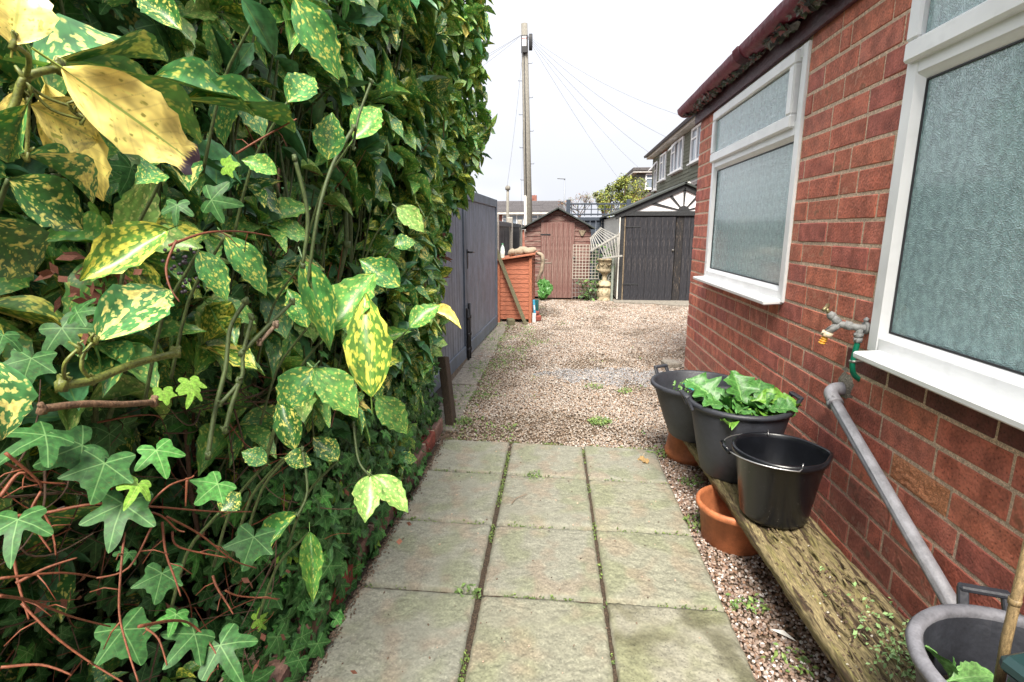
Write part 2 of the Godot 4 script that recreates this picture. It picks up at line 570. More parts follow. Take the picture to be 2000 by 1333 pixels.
func stone_mesh(sd: int) -> ArrayMesh:
	var r := RandomNumberGenerator.new()
	r.seed = sd
	var st := S()
	var g := (1.0 + sqrt(5.0)) / 2.0
	var v := [Vector3(-1, g, 0), Vector3(1, g, 0), Vector3(-1, -g, 0), Vector3(1, -g, 0), Vector3(0, -1, g), Vector3(0, 1, g), Vector3(0, -1, -g), Vector3(0, 1, -g), Vector3(g, 0, -1), Vector3(g, 0, 1), Vector3(-g, 0, -1), Vector3(-g, 0, 1)]
	for i in 12:
		v[i] = v[i].normalized() * r.randf_range(0.38, 0.62) * Vector3(1.15, 0.62, 0.8)
	for t in [[0, 11, 5], [0, 5, 1], [0, 1, 7], [0, 7, 10], [0, 10, 11], [1, 5, 9], [5, 11, 4], [11, 10, 2], [10, 7, 6], [7, 1, 8], [3, 9, 4], [3, 4, 2], [3, 2, 6], [3, 6, 8], [3, 8, 9], [4, 9, 5], [2, 4, 11], [6, 2, 10], [8, 6, 7], [9, 8, 1]]:
		ring_face(st, [v[t[0]], v[t[1]], v[t[2]]], Vector3.ZERO)
	return done(st)

func gravel_stones() -> void:
	var sm := StandardMaterial3D.new()
	sm.vertex_color_use_as_albedo = true
	sm.roughness = 0.85
	M.stone_chip = sm
	var pal := [Color(.40, .31, .24), Color(.43, .355, .30), Color(.60, .56, .51), Color(.24, .16, .115), Color(.34, .31, .285), Color(.37, .25, .165), Color(.50, .43, .36), Color(.36, .30, .255)]
	var n := FastNoiseLite.new()
	n.seed = 33; n.frequency = 0.7; n.fractal_octaves = 3
	var xfs := [[], [], []]
	var cols := [[], [], []]
	# x from, x to, z near, z far, size, stones per square metre, damp
	for a in [[.595, 1.22, -.7, -3.2, .0115, 12500, 1.0], [-.95, 1.25, -3.12, -5.1, .0115, 11000, 0.0], [-.95, 2.4, -5.1, -7.6, .0135, 7200, 0.0], [-.9, 3.4, -7.6, -10.4, .016, 4400, 0.0]]:
		var count := int((a[1] - a[0]) * (a[2] - a[3]) * a[5])
		for i in count:
			var x := rf(a[0], a[1])
			var z := rf(a[3], a[2])
			if x > 1.2 and z > -5.05: continue
			if x > 1.3 and z < -9.9: continue
			if x < -0.95 and z > -7.3: continue
			if x < -0.70 and z > -7.3 and rng.randf() < 0.55 + 0.6 * n.get_noise_2d(x * 1.6, z * 1.1): continue
			var earth: float = n.get_noise_2d(x * 1.6, z * 1.1)
			var worn: float = ss(0.0, 0.4, earth + 0.44 * ss(0.3, -0.7, x) - 0.05)
			if a[6] < 0.5 and rng.randf() < worn * 0.55: continue
			var c: Color = pal[rng.randi() % pal.size()]
			c = c * rf(0.62, 0.95)
			if a[6] > 0.5:
				c = c * Color(0.80, 0.70, 0.66)
				if rng.randf() < 0.1: c = Color(.62, .58, .55)
			else:
				c = c.lerp(Color(.22, .18, .14), worn * 0.40)
				# a scatter of newer grey chippings
				var gd := Vector2((x - 0.50) / 0.62, (z + 4.85) / 0.30).length()
				if gd < 1.0 + 0.5 * n.get_noise_2d(x * 6, z * 6) and rng.randf() < 0.62:
					c = Color(.27, .27, .28) * rf(0.6, 1.4)
			c.a = 1.0
			var s: float = a[4] * rf(0.65, 1.5)
			var b := Basis.from_euler(Vector3(rf(-.5, .5), rf(0, TAU), rf(-.5, .5))).scaled(Vector3.ONE * s)
			var y := -0.004 + rf(0.0, 0.009) + 0.012 * maxf(0, n.get_noise_2d(x * 3, z * 3))
			var k := 0
			xfs[k].append(Transform3D(b, Vector3(x, y, z)))
			cols[k].append(c)
	for k in 1:
		var o := multi("gravel", stone_mesh(50 + k), sm, xfs[k], cols[k], self)
		tag(o, "loose pinkish tan gravel covering the yard and the strip under the plank", "gravel")

# ------------------------------------------------------------------ paved path
func path() -> void:
	var root := thing("path", Vector3.ZERO, "", "")
	tag(root, "", "", "", "structure")
	var bed := S()
	bx(bed, Vector3(-0.79, -0.05, -3.17), Vector3(0.600, 0.002, 1.2), 0.0)
	obj("joint_soil", bed, M.soil, root)
	# column lines: x at z=-3.17 and at z=-1.35; row lines: z at left and right edge
	var cl := [[-.750, -.750], [-.299, -.277], [.159, .190], [.600, .616]]
	var rw := [[-3.185, -3.13], [-2.728, -2.682], [-2.203, -2.190], [-1.727, -1.714], [-1.245, -1.235], [-.765, -.76], [-.285, -.28]]
	var n := FastNoiseLite.new()
	n.seed = 41; n.frequency = 2.6; n.fractal_octaves = 4
	var xat := func(c: int, z: float) -> float: return lerpf(cl[c][0], cl[c][1], (z + 3.17) / 1.82)
	var zat := func(r: int, x: float) -> float: return lerpf(rw[r][0], rw[r][1], (x + 0.75) / 1.36)
	for r in 6:
		for c in 3:
			var p := []      # four corners: far left, far right, near right, near left
			for q in [[r, c], [r, c + 1], [r + 1, c + 1], [r + 1, c]]:
				var x: float = cl[q[1]][0]
				var z: float = zat.call(q[0], x)
				x = xat.call(q[1], z)
				p.append(Vector3(x, 0, zat.call(q[0], x)))
			var gap: Array = [[.006, .012], [.012, .008], [.008, .004]][c]
			var st := S(true)
			var k := 26
			var tilt := Vector2(rf(-.004, .004), rf(-.004, .004))
			var grid := []
			var drift := rf(0, 50.0)
			for j in k + 1:
				var row := []
				for i in k + 1:
					var u := float(i) / k
					var v := float(j) / k
					# crowd the vertices towards the edges, for a rounded arris
					u = u + 0.10 * sin(TAU * u) / TAU * -1.0 * 2.0
					v = v + 0.10 * sin(TAU * v) / TAU * -1.0 * 2.0
					var a: Vector3 = p[0].lerp(p[1], u)
					var b: Vector3 = p[3].lerp(p[2], u)
					var pt := a.lerp(b, v)
					pt.x = lerpf(pt.x, pt.x, 1) + lerpf(gap[0], -gap[1], u)
					pt.z += lerpf(.011, -.011, v)
					var e := minf(minf(u, 1 - u), minf(v, 1 - v))
					var ridge := n.get_noise_3d(pt.x * 1.6 + pt.z * 0.9 + drift, pt.z * 0.55 - pt.x * 0.3, drift)
					var hgt := 0.024 + (u - .5) * tilt.x + (v - .5) * tilt.y + 0.0045 * ridge + 0.0016 * n.get_noise_2d(pt.x * 7 + drift, pt.z * 7)
					if e < 0.0001:
						hgt -= 0.006 + 0.004 * n.get_noise_2d(pt.x * 9, pt.z * 9)
						pt.x += 0.003 * n.get_noise_2d(pt.z * 8 + drift, 3)
						pt.z += 0.003 * n.get_noise_2d(pt.x * 8 + drift, 9)
					row.append(Vector3(pt.x, hgt, pt.z))
				grid.append(row)
			for j in k:
				for i in k:
					quad(st, grid[j + 1][i], grid[j + 1][i + 1], grid[j][i + 1], grid[j][i])
			for i in k:
				for e in [[grid[0][i + 1], grid[0][i]], [grid[k][i], grid[k][i + 1]], [grid[i][0], grid[i + 1][0]], [grid[i + 1][k], grid[i][k]]]:
					var dn := Vector3(0, -0.05, 0)
					quad(st, e[0] + dn, e[1] + dn, e[1], e[0])
			var mk: String = ["paving_a", "paving_b", "paving_c", "paving_stained"][[0, 1, 1, 0, 1, 2, 0, 1, 2, 0, 2, 3, 0, 1, 3, 1, 0, 2][r * 3 + c]]
			obj("paving_slab", st, M[mk], root)

# ------------------------------------------------------------------ brick house
func brick_mesh(len: float, sd: int) -> ArrayMesh:
	var key := "%d_%d" % [int(len * 200), sd]
	if mesh_cache.has(key): return mesh_cache[key]
	var st := S()
	box(st, Transform3D(), Vector3(0.10, 0.0905, len), 0.0045)
	var m := done(st)
	mesh_cache[key] = m
	return m

func brick_house() -> void:
	var house := thing("brick_house", Vector3(1.2, 0, -5.05), "red brick house wall with white framed windows and a maroon gutter, right of the path", "house")
	house.position = Vector3.ZERO
	var X := 1.2
	var Z0 := -5.05
	var w1 := [-4.545, -2.945, .965, 2.262]
	var w2 := [-2.115, -.55, .895, 2.30]
	# mortar and masonry core, 8 mm behind the brick faces
	var core := S()
	for b in [[Z0 + .008, w1[0], 0, 2.45], [w1[1], w2[0], 0, 2.45], [w2[1], 3.0, 0, 2.45], [w1[0], w1[1], 0, w1[2]], [w1[0], w1[1], w1[3], 2.45], [w2[0], w2[1], 0, w2[2]], [w2[0], w2[1], w2[3], 2.45]]:
		bx(core, Vector3(X + .003, b[2] - .05, b[0]), Vector3(X + .25, b[3], b[1]), 0.0)
	bx(core, Vector3(X + .25, -.05, Z0 + .007), Vector3(7.0, 2.45, Z0 + .25), 0.0)
	bx(core, Vector3(6.75, -.05, Z0 + .25), Vector3(7.0, 2.45, 3.0), 0.0)
	bx(core, Vector3(X + .25, -.05, 2.75), Vector3(6.75, 2.45, 3.0), 0.0)
	bx(core, Vector3(X + .25, -.05, Z0 + .25), Vector3(6.75, 0.02, 2.75), 0.0)
	obj("wall", core, M.mortar, house)
	var extra := S()
	var bricks := []
	var closers := {9: 1, 13: 1, 16: 1}
	for k in range(-1, 24):
		var y := -0.037 + k * 0.102
		if k < 0: continue
		var mid := y + 0.051
		var z := Z0
		var first := true
		var off: float = [0.0, .145][k % 2] + (rf(-.03, .03) if k > 2 else 0.0)
		while z < -0.3:
			var len := 0.283
			if first:
				len = 0.135 if k % 2 == 1 else 0.283
				if rng.randf() < 0.3: len = 0.205
			elif rng.randf() < 0.16: len = [.135, .135, .085, .20, .065][rng.randi() % 5]
			first = false
			var a := z
			var b := z + len
			z += len + 0.0095
			# cut round the windows
			var parts := [[a, b]]
			for w in [w1, w2]:
				if mid > w[2] - 0.02 and mid < w[3] + 0.01:
					var nxt := []
					for q in parts:
						if q[1] <= w[0] + .0 or q[0] >= w[1]: nxt.append(q)
						else:
							if q[0] < w[0] - .03: nxt.append([q[0], w[0] - .008])
							if q[1] > w[1] + .03: nxt.append([w[1] + .008, q[1]])
					parts = nxt
			for q in parts:
				bricks.append([q[0], q[1], mid])
	# the 300 that show largest are parts of their own
	bricks.sort_custom(func(a, b): return near_key(a) < near_key(b))
	for i in bricks.size():
		var q: Array = bricks[i]
		var len: float = q[1] - q[0]
		var c := Vector3(X + .05 + rf(-.0016, .0016), q[2], (q[0] + q[1]) / 2.0)
		if q[2] > 2.42: continue
		var rot := Vector3(rf(-.006, .006), rf(-.004, .004), rf(-.008, .008))
		if i < 300:
			var m: String = "brick_%d" % (rng.randi() % 5)
			if rng.randf() < .10: m = "brick_lime"
			if q[2] < 0.42 and rng.randf() < 0.75: m = "brick_dull"
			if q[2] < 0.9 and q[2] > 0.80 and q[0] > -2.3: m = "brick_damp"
			var spalled: bool = absf(q[2] - .53) < .03 and q[0] < -1.64 and q[1] > -1.64
			if spalled:
				spalled_brick(house, q)
				continue
			var o := put("brick", brick_mesh(snappedf(len, 0.005), 0), M[m], house)
			o.transform = Transform3D(Basis.from_euler(rot), c)
		else:
			box(extra, at(c, rot), Vector3(0.10, 0.0905, len), 0.0045)
	# end wall, round the corner
	for k in 24:
		var x := X + 0.11 + (0.0 if k % 2 == 0 else 0.15)
		while x < 6.8:
			box(extra, at(Vector3(x + .14, -0.037 + k * .102 + .051, Z0 + .05)), Vector3(0.283, 0.0905, 0.10), 0.0045)
			x += 0.2925
	obj("brickwork", extra, M.brick_1, house).set_meta("kind", "stuff")
	# roof: two slopes over the walls
	var roof := S()
	for s in [[Vector3(1.25, 2.57, 0), Vector3(4.1, 4.0, 0)], [Vector3(7.2, 2.53, 0), Vector3(4.1, 4.0, 0)]]:
		var d: Vector3 = (s[1] - s[0]).normalized()
		var nrm := Vector3(-d.y, d.x, 0)
		if nrm.y < 0: nrm = -nrm
		var mid2: Vector3 = (s[0] + s[1]) / 2.0
		var up := nrm
		box(roof, Transform3D(Basis(d, up, d.cross(up)), Vector3(mid2.x, mid2.y, -1.05)), Vector3(s[0].distance_to(s[1]), 0.06, 8.3), 0.0)
	prism(roof, at(Vector3(0, 0, Z0 + .12)), [Vector2(1.2, 2.46), Vector2(6.98, 2.46), Vector2(4.1, 3.9)], 0.22)
	prism(roof, at(Vector3(0, 0, 2.9)), [Vector2(1.2, 2.46), Vector2(6.98, 2.46), Vector2(4.1, 3.9)], 0.18)
	obj("roof", roof, M.roof_tile, house)
	var fa := S()
	bx(fa, Vector3(1.172, 2.272, -5.16), Vector3(1.196, 2.53, 3.0), 0.003)
	obj("fascia", fa, M.maroon_dark, house)
	gutter(house)
	window(house, w1, 1.865, 0.962, true)
	window(house, w2, 1.905, 0.893, false)

func near_key(q: Array) -> float:
	var c := Vector3(1.2, q[2], (q[0] + q[1]) / 2.0)
	var d := c - EYE
	var outside := 0.0
	if c.z > -0.95 : outside = 100.0
	if c.y > 1.35 + 0.62 * (-c.z) : outside = 100.0
	return d.length() / sqrt(maxf(0.03, q[1] - q[0])) + outside

func spalled_brick(house: Node, q: Array) -> void:
	var st := S(true)
	var n := FastNoiseLite.new()
	n.seed = 77; n.frequency = 18.0; n.fractal_octaves = 3
	var ky := 12
	var kz := 36
	var g := []
	for j in ky + 1:
		var row := []
		for i in kz + 1:
			var u := float(i) / kz
			var v := float(j) / ky
			var e := minf(minf(u, 1 - u) * 3.0, minf(v, 1 - v))
			var x := 1.2025 - 0.0085 * absf(n.get_noise_2d(u * 0.28, v * .09)) * 2.0 * ss(0.0, 0.10, e) - 0.001
			row.append(Vector3(x, q[2] - .0452 + v * .0905, lerpf(q[0], q[1], u)))
		g.append(row)
	for j in ky:
		for i in kz:
			quad(st, g[j][i], g[j][i + 1], g[j + 1][i + 1], g[j + 1][i])
	var o := obj("brick", st, M.brick_spalled, house)
	o.set_meta("label", "orange brick with its face broken away")

func gutter(house: Node) -> void:
	var st := S(true)
	var c := Vector2(1.108, 2.432)
	var R := 0.070
	var n := FastNoiseLite.new()
	n.seed = 5; n.frequency = 1.5
	var zs := []
	var z := -5.30
	while z < 3.0:
		zs.append(z)
		z += 0.08
	for i in zs.size() - 1:
		for j in 14:
			var q := []
			for e in [[i, j], [i + 1, j], [i + 1, j + 1], [i, j + 1]]:
				var a: float = PI + PI * e[1] / 14.0
				var r := R + 0.003 * n.get_noise_2d(zs[e[0]] * 3, e[1] * .5)
				q.append([Vector3(c.x + cos(a) * r, c.y + sin(a) * r, zs[e[0]]), Vector3(c.x + cos(a) * (r - .006), c.y + sin(a) * (r - .006), zs[e[0]])])
			quad(st, q[0][0], q[3][0], q[2][0], q[1][0])
			quad(st, q[0][1], q[1][1], q[2][1], q[3][1])
	var o := obj("gutter", st, M.maroon_paint, house)
	var cap := S(true)
	var half := []
	for j in 15:
		half.append(Vector2(cos(PI + PI * j / 14.0) * R, sin(PI + PI * j / 14.0) * R))
	prism(cap, at(Vector3(c.x, c.y, -5.297)), half, 0.006)
	obj("end_cap", cap, M.maroon_dark, o)
	# joint sleeves
	for zz in [-3.62, -1.4]:
		cap = S(true)
		for j in 14:
			var a0 := PI + PI * j / 14.0
			var a1 := PI + PI * (j + 1) / 14.0
			var r := R + .009
			quad(cap, Vector3(c.x + cos(a0) * r, c.y + sin(a0) * r, zz - .05), Vector3(c.x + cos(a1) * r, c.y + sin(a1) * r, zz - .05), Vector3(c.x + cos(a1) * r, c.y + sin(a1) * r, zz + .05), Vector3(c.x + cos(a0) * r, c.y + sin(a0) * r, zz + .05))
			for s in [-.05, .05]:
				quad(cap, Vector3(c.x + cos(a0) * r, c.y + sin(a0) * r, zz + s), Vector3(c.x + cos(a1) * r, c.y + sin(a1) * r, zz + s), Vector3(c.x + cos(a1) * R, c.y + sin(a1) * R, zz + s), Vector3(c.x + cos(a0) * R, c.y + sin(a0) * R, zz + s))
		obj("sleeve", cap, M.maroon_dark, o)
	# flaking paint and moss crusts on the belly of the gutter
	var kinds := [[lin(.36, .13, .13), "flake_red"], [lin(.075, .075, .08), "flake_dark"], [lin(.30, .29, .28), "flake_grey"], [lin(.10, .13, .08), "flake_moss"]]
	for k in kinds.size():
		var mm := mat(kinds[k][1], kinds[k][0].srgb_to_linear(), 0.85, "sand", Vector3.ONE * 9.0, "n_rough", 0.8)
		mm.resource_name = kinds[k][1]
		var fl := S()
		for i in 330:
			var zz := rf(-5.2, -1.3)
			var dens := n.get_noise_2d(zz * 1.7, 12.0)
			if dens < -0.12 and rng.randf() < 0.88: continue
			var a := rf(PI * 1.40, PI * 1.72) + 0.25 * sin(zz * 3.0)
			var s := rf(.008, .022) * (1.5 if zz > -3.3 and zz < -2.7 else 1.0)
			var base := Vector3(c.x + cos(a) * (R + .002), c.y + sin(a) * (R + .002), zz)
			var out := Vector3(cos(a), sin(a), 0)
			var along := Vector3(0, 0, 1)
			var around := Vector3(-sin(a), cos(a), 0)
			var g := []
			for jj in 3:
				var row := []
				for ii in 3:
					var l := rf(0.0, .5) * s + (s * 0.7 * rf(.2, 1.3) if jj == 2 else 0.0)
					row.append(base + along * (ii - 1) * s * rf(.7, 1.4) + around * (jj - 1) * s * .8 * rf(.6, 1.3) + out * l)
				g.append(row)
			for jj in 2:
				for ii in 2:
					quad(fl, g[jj][ii], g[jj][ii + 1], g[jj + 1][ii + 1], g[jj + 1][ii])
		obj("paint_flakes", fl, mm, o).set_meta("kind", "stuff")

func window(house: Node, w: Array, split: float, sill_y: float, narrow: bool) -> void:
	var z0: float = w[0]; var z1: float = w[1]; var y0: float = w[2]; var y1: float = w[3]
	var fx := 1.188
	var F := 0.062
	var f := S()
	bx(f, Vector3(fx, y0, z0), Vector3(fx + .07, y1, z0 + F), .004)
	bx(f, Vector3(fx, y0, z1 - F), Vector3(fx + .07, y1, z1), .004)
	bx(f, Vector3(fx + .0015, y1 - F, z0 + F), Vector3(fx + .07, y1, z1 - F), .004)
	bx(f, Vector3(fx + .0015, y0, z0 + F), Vector3(fx + .07, y0 + F, z1 - F), .004)
	bx(f, Vector3(fx + .0015, split - .035, z0 + F), Vector3(fx + .07, split + .035, z1 - F), .004)
	var win := obj("window", f, M.plastic_white, house)
	var lower := [y0 + F, split - .035, z0 + F, z1 - F]
	# sloping glazing beads of the fixed light
	var bd := S()
	for q in [[Vector3(0, lower[0], lower[2]), Vector3(0, lower[0], lower[3]), Vector3(0, 1, 0)], [Vector3(0, lower[1], lower[2]), Vector3(0, lower[1], lower[3]), Vector3(0, -1, 0)], [Vector3(0, lower[0], lower[2]), Vector3(0, lower[1], lower[2]), Vector3(0, 0, 1)], [Vector3(0, lower[0], lower[3]), Vector3(0, lower[1], lower[3]), Vector3(0, 0, -1)]]:
		var a := Vector3(fx + .004, q[0].y, q[0].z)
		var b := Vector3(fx + .004, q[1].y, q[1].z)
		var inn: Vector3 = q[2] * .024 + Vector3(.024, 0, 0)
		var t: Vector3 = (b - a).normalized() * .024
		quad(bd, a, b, b + inn - t, a + inn + t)
	obj("glazing_bead", bd, M.plastic_white, win)
	var gk := S()
	for q in [[lower[0] + .022, lower[0] + .027, lower[2] + .022, lower[3] - .022], [lower[1] - .027, lower[1] - .022, lower[2] + .022, lower[3] - .022], [lower[0] + .027, lower[1] - .027, lower[2] + .022, lower[2] + .027], [lower[0] + .027, lower[1] - .027, lower[3] - .027, lower[3] - .022]]:
		bx(gk, Vector3(fx + .022, q[0], q[2]), Vector3(fx + .032, q[1], q[3]), 0.0)
	obj("seal", gk, M.plastic_seal, win)
	var p := S()
	bx(p, Vector3(fx + .028, lower[0] + .018, lower[2] + .018), Vector3(fx + .048, lower[1] - .018, lower[3] - .018), 0.0)
	obj("pane", p, M.obscured_glass, win)
	# opening top light: sash stands proud of the frame
	var s := S()
	var sx := 1.163
	var q0 := split + .006
	var q1 := y1 - .014
	var a0 := z0 + .014
	var a1 := z1 - (.082 if narrow else .014)
	var W := .068
	bx(s, Vector3(sx, q0, a0), Vector3(sx + .05, q0 + W, a1), .008)
	bx(s, Vector3(sx + .001, q1 - W, a0), Vector3(sx + .05, q1, a1), .008)
	bx(s, Vector3(sx + .0005, q0 + W - .001, a0), Vector3(sx + .05, q1 - W + .001, a0 + W), .008)
	bx(s, Vector3(sx + .0005, q0 + W - .001, a1 - W), Vector3(sx + .05, q1 - W + .001, a1), .008)
	obj("sash", s, M.plastic_white, win)
	var sg := S()
	bx(sg, Vector3(sx + .03, q0 + W - .004, a0 + W - .004), Vector3(sx + .034, q1 - W + .004, a1 - W + .004), 0.0)
	obj("seal", sg, M.plastic_seal, win)
	var tp := S()
	bx(tp, Vector3(sx + .022, q0 + W + .004, a0 + W + .004), Vector3(sx + .029, q1 - W - .004, a1 - W - .004), 0.0)
	obj("pane", tp, M.obscured_glass, win)
	# dark gap under the sash
	var sl := S()
	var sa := z0 + (.0 if narrow else .07)
	var sb := z1 - .02
	box(sl, at(Vector3(1.175, sill_y + .004, (sa + sb) / 2), Vector3(0, 0, 0.06)), Vector3(.15, .026, sb - sa), .006)
	obj("sill", sl, M.plastic_white, win)

# ------------------------------------------------------------------ hedge: spotted laurel grown through with ivy
var laurel: Node3D
var ivy: Node3D
var leaf_meshes := []
var leaf_mats := []
var ivy_meshes := []
var ivy_mats := []
var leaves := []       # [transform, kind, shape, tint, nearness, hero]
var ivies := []
var face_noise := FastNoiseLite.new()

func leaf_mesh(arch: float, fold: float, twist: float, wavy: float, torn: bool, sd: int) -> ArrayMesh:
	var r := RandomNumberGenerator.new()
	r.seed = sd
	var st := S(true)
	var rows := 12
	var xs := [-1.0, -0.55, 0.0, 0.55, 1.0]
	var g := []
	var uv := []
	for i in rows + 1:
		var t := float(i) / rows
		var w := 0.5 * pow(sin(PI * pow(t, 0.88)), 0.86) * (1.0 - 0.12 * t * t)
		if i == 0: w = 0.02
		if i == rows: w = 0.012
		if torn and i == rows: w = 0.16
		if torn and i == rows - 1: w = 0.30
		var row := []
		var ur := []
		var wl := w * (1.0 + (0.10 if i % 2 == 0 else -0.06) * float(i > 5))
		for j in 5:
			var x: float = xs[j] * (wl if absf(xs[j]) > .9 else w)
			var z: float = -arch * t * t + fold * absf(xs[j]) * w * 1.4 + wavy * sin(t * 13.0 + xs[j] * 2.2 + sd) * absf(xs[j])
			var tw := twist * t
			var y := t + (r.randf_range(-.06, .02) if torn and i == rows else 0.0)
			row.append(Vector3(x * cos(tw) - z * sin(tw) * 0.5, y - arch * 0.25 * t * t, z * cos(tw) + x * sin(tw)))
			ur.append(Vector2(xs[j] * 0.5 + 0.5, t))
		g.append(row)
		uv.append(ur)
	for i in rows:
		for j in 4:
			for e in [[i, j], [i + 1, j + 1], [i, j + 1], [i, j], [i + 1, j], [i + 1, j + 1]]:
				st.set_uv(uv[e[0]][e[1]])
				st.add_vertex(g[e[0]][e[1]])
	# leaf stalk
	var a := Vector3(0, -0.16, -0.03)
	for s in [[Vector3(-.016, 0, 0), Vector3(.016, 0, 0)], [Vector3(0, 0, .016), Vector3(0, 0, -.016)]]:
		var q := [a + s[0], a + s[1], Vector3(0, 0.03, 0) + s[1], Vector3(0, .03, 0) + s[0]]
		for e in [0, 2, 1, 0, 3, 2]:
			st.set_uv(Vector2(0.5, 0.1))
			st.add_vertex(q[e])
	return done(st)

func ivy_mesh(sd: int, lobes: float, cup: float) -> ArrayMesh:
	var r := RandomNumberGenerator.new()
	r.seed = sd
	# outline: angle from the tip, radius
	var o := [[0.0, 1.0], [0.22, .74], [0.42, .56 - .12 * lobes], [0.62, .50 - .1 * lobes], [0.85, .64], [1.05, .78], [1.25, .62], [1.5, .46 - .05 * lobes], [1.8, .48], [2.1, .56], [2.45, .44], [2.85, .22]]
	var key := []
	for i in range(o.size() - 1, 0, -1):
		key.append(Vector2(-sin(o[i][0]), cos(o[i][0])) * o[i][1] * r.randf_range(.88, 1.10))
	for i in o.size():
		key.append(Vector2(sin(o[i][0]), cos(o[i][0])) * o[i][1] * r.randf_range(.88, 1.10))
	var out := []
	for i in key.size() - 1:
		var a: Vector2 = key[maxi(i - 1, 0)]
		var b: Vector2 = key[i]
		var c: Vector2 = key[i + 1]
		var d: Vector2 = key[mini(i + 2, key.size() - 1)]
		for k in 3: out.append(b.cubic_interpolate(c, a, d, k / 3.0))
	out.append(key[key.size() - 1])
	var st := S(true)
	var h := func(p: Vector2) -> Vector3:
		var d := p.length()
		return Vector3(p.x, p.y, -cup * d * d + 0.10 * absf(p.x) + 0.05 * sin(p.x * 7.0 + sd) * d)
	var add := func(p: Vector2) -> void:
		st.set_uv(Vector2(p.x * 0.5 + 0.5, (p.y + 0.55) / 1.6))
		st.add_vertex(h.call(p))
	for i in out.size() - 1:
		var p: Vector2 = out[i]
		var q: Vector2 = out[i + 1]
		for t in [[Vector2.ZERO, p * .5, q * .5], [p * .5, p, q], [p * .5, q, q * .5]]:
			add.call(t[0]); add.call(t[1]); add.call(t[2])
	return done(st)

func leaf_frame(base: Vector3, dir: Vector3, n: Vector3, len: float, width: float) -> Transform3D:
	var y := dir.normalized()
	var x := y.cross(n)
	if x.length() < 0.05: x = y.cross(Vector3(0.3, 0.5, 0.8))
	x = x.normalized()
	var z := x.cross(y)
	return Transform3D(Basis(x * width, y * len, z * len), base)

func nearness(p: Vector3, size: float) -> float:
	var d := p - EYE
	var fwd := Vector3(-0.09, -0.205, -0.975)
	if d.normalized().dot(fwd) < 0.60: return 0.0
	return size / maxf(d.length(), 0.2)

func hero(b: Vector3, t: Vector3, width: float, kind: int, up: float, shape: int) -> void:
	var mid := (b + t) / 2.0
	var n := (EYE - mid).normalized() + Vector3.UP * up
	leaves.append([leaf_frame(b, t - b, n, b.distance_to(t), width * 0.92), kind, shape, Color.WHITE, 9.0, true])

func ivy_hero(c: Vector3, t: Vector3, len: float, kind: int) -> void:
	var n := (EYE - c).normalized() + Vector3(0.1, 0.35, 0.1) + Vector3(rf(-.5, .5), rf(-.3, .5), rf(-.5, .5))
	ivies.append([leaf_frame(c, t - c, n, len * .64, len * .64), kind, ivies.size() % 3, Color.WHITE, 9.0])

func red_stem(pts: Array) -> void:
	var st := S(true)
	var fine := curve(pts, 5)
	tube(st, fine, rf(.0014, .0023), .0010, 5)
	for i in range(3, fine.size() - 1, 4):      # short side shoots and dead bracts
		var p: Vector3 = fine[i]
		var d := Vector3(rf(-1, 1), rf(-1, .6), rf(-1, 1)).normalized()
		if rng.randf() < 0.6:
			tube(st, [p, p + d * .015, p + d * .03 + Vector3(0, -.008, 0)], .0010, .0006, 4)
	obj("red_stem", st, M.stem_red, ivy)

func green_stem(pts: Array, r: float, kind: int) -> void:
	r *= 0.68
	var st := S(true)
	var fine := curve(pts, 5)
	tube(st, fine, r, r * 0.85, 7)
	for p in [pts[0], pts[pts.size() - 1]]:      # swollen scarred nodes
		for i in 3:
			tube(st, [p + Vector3(0, -.004, 0), p + Vector3(rf(-.004, .004), .002, rf(-.004, .004)), p + Vector3(rf(-.006, .006), .007, rf(-.006, .006))], r * 1.25, r * 0.5, 6)
	obj("branch", st, M[["stem_green", "stem_yellow", "stem_brown", "stem_pale"][kind]], laurel)

func crest(z: float) -> float:  # unseen hedge top, shaped lower near the camera to let light onto the wall
	return clampf(1.78 - 0.52 * z, 2.25, 3.45)

func hollow(y: float, z: float) -> float:
	return ss(1.0, 0.75, y) * ss(0.05, 0.30, y) * ss(-1.50, -1.05, z)

func face_x(y: float, z: float) -> float:
	var x := lerpf(-0.79, -0.73, ss(0, 1.2, y))
	x = lerpf(x, -0.60, ss(1.2, 2.2, y))
	x += 0.075 * face_noise.get_noise_2d(y * 1.3, z * 1.3)
	x -= 0.10 * ss(-1.3, -0.5, z) + 0.42 * hollow(y, z)
	x += 0.05 * ss(-3.0, -3.8, z) * ss(1.3, 2.0, y)
	x -= 0.17 * ss(-2.7, -3.9, z) * ss(1.75, 1.15, y)
	return x

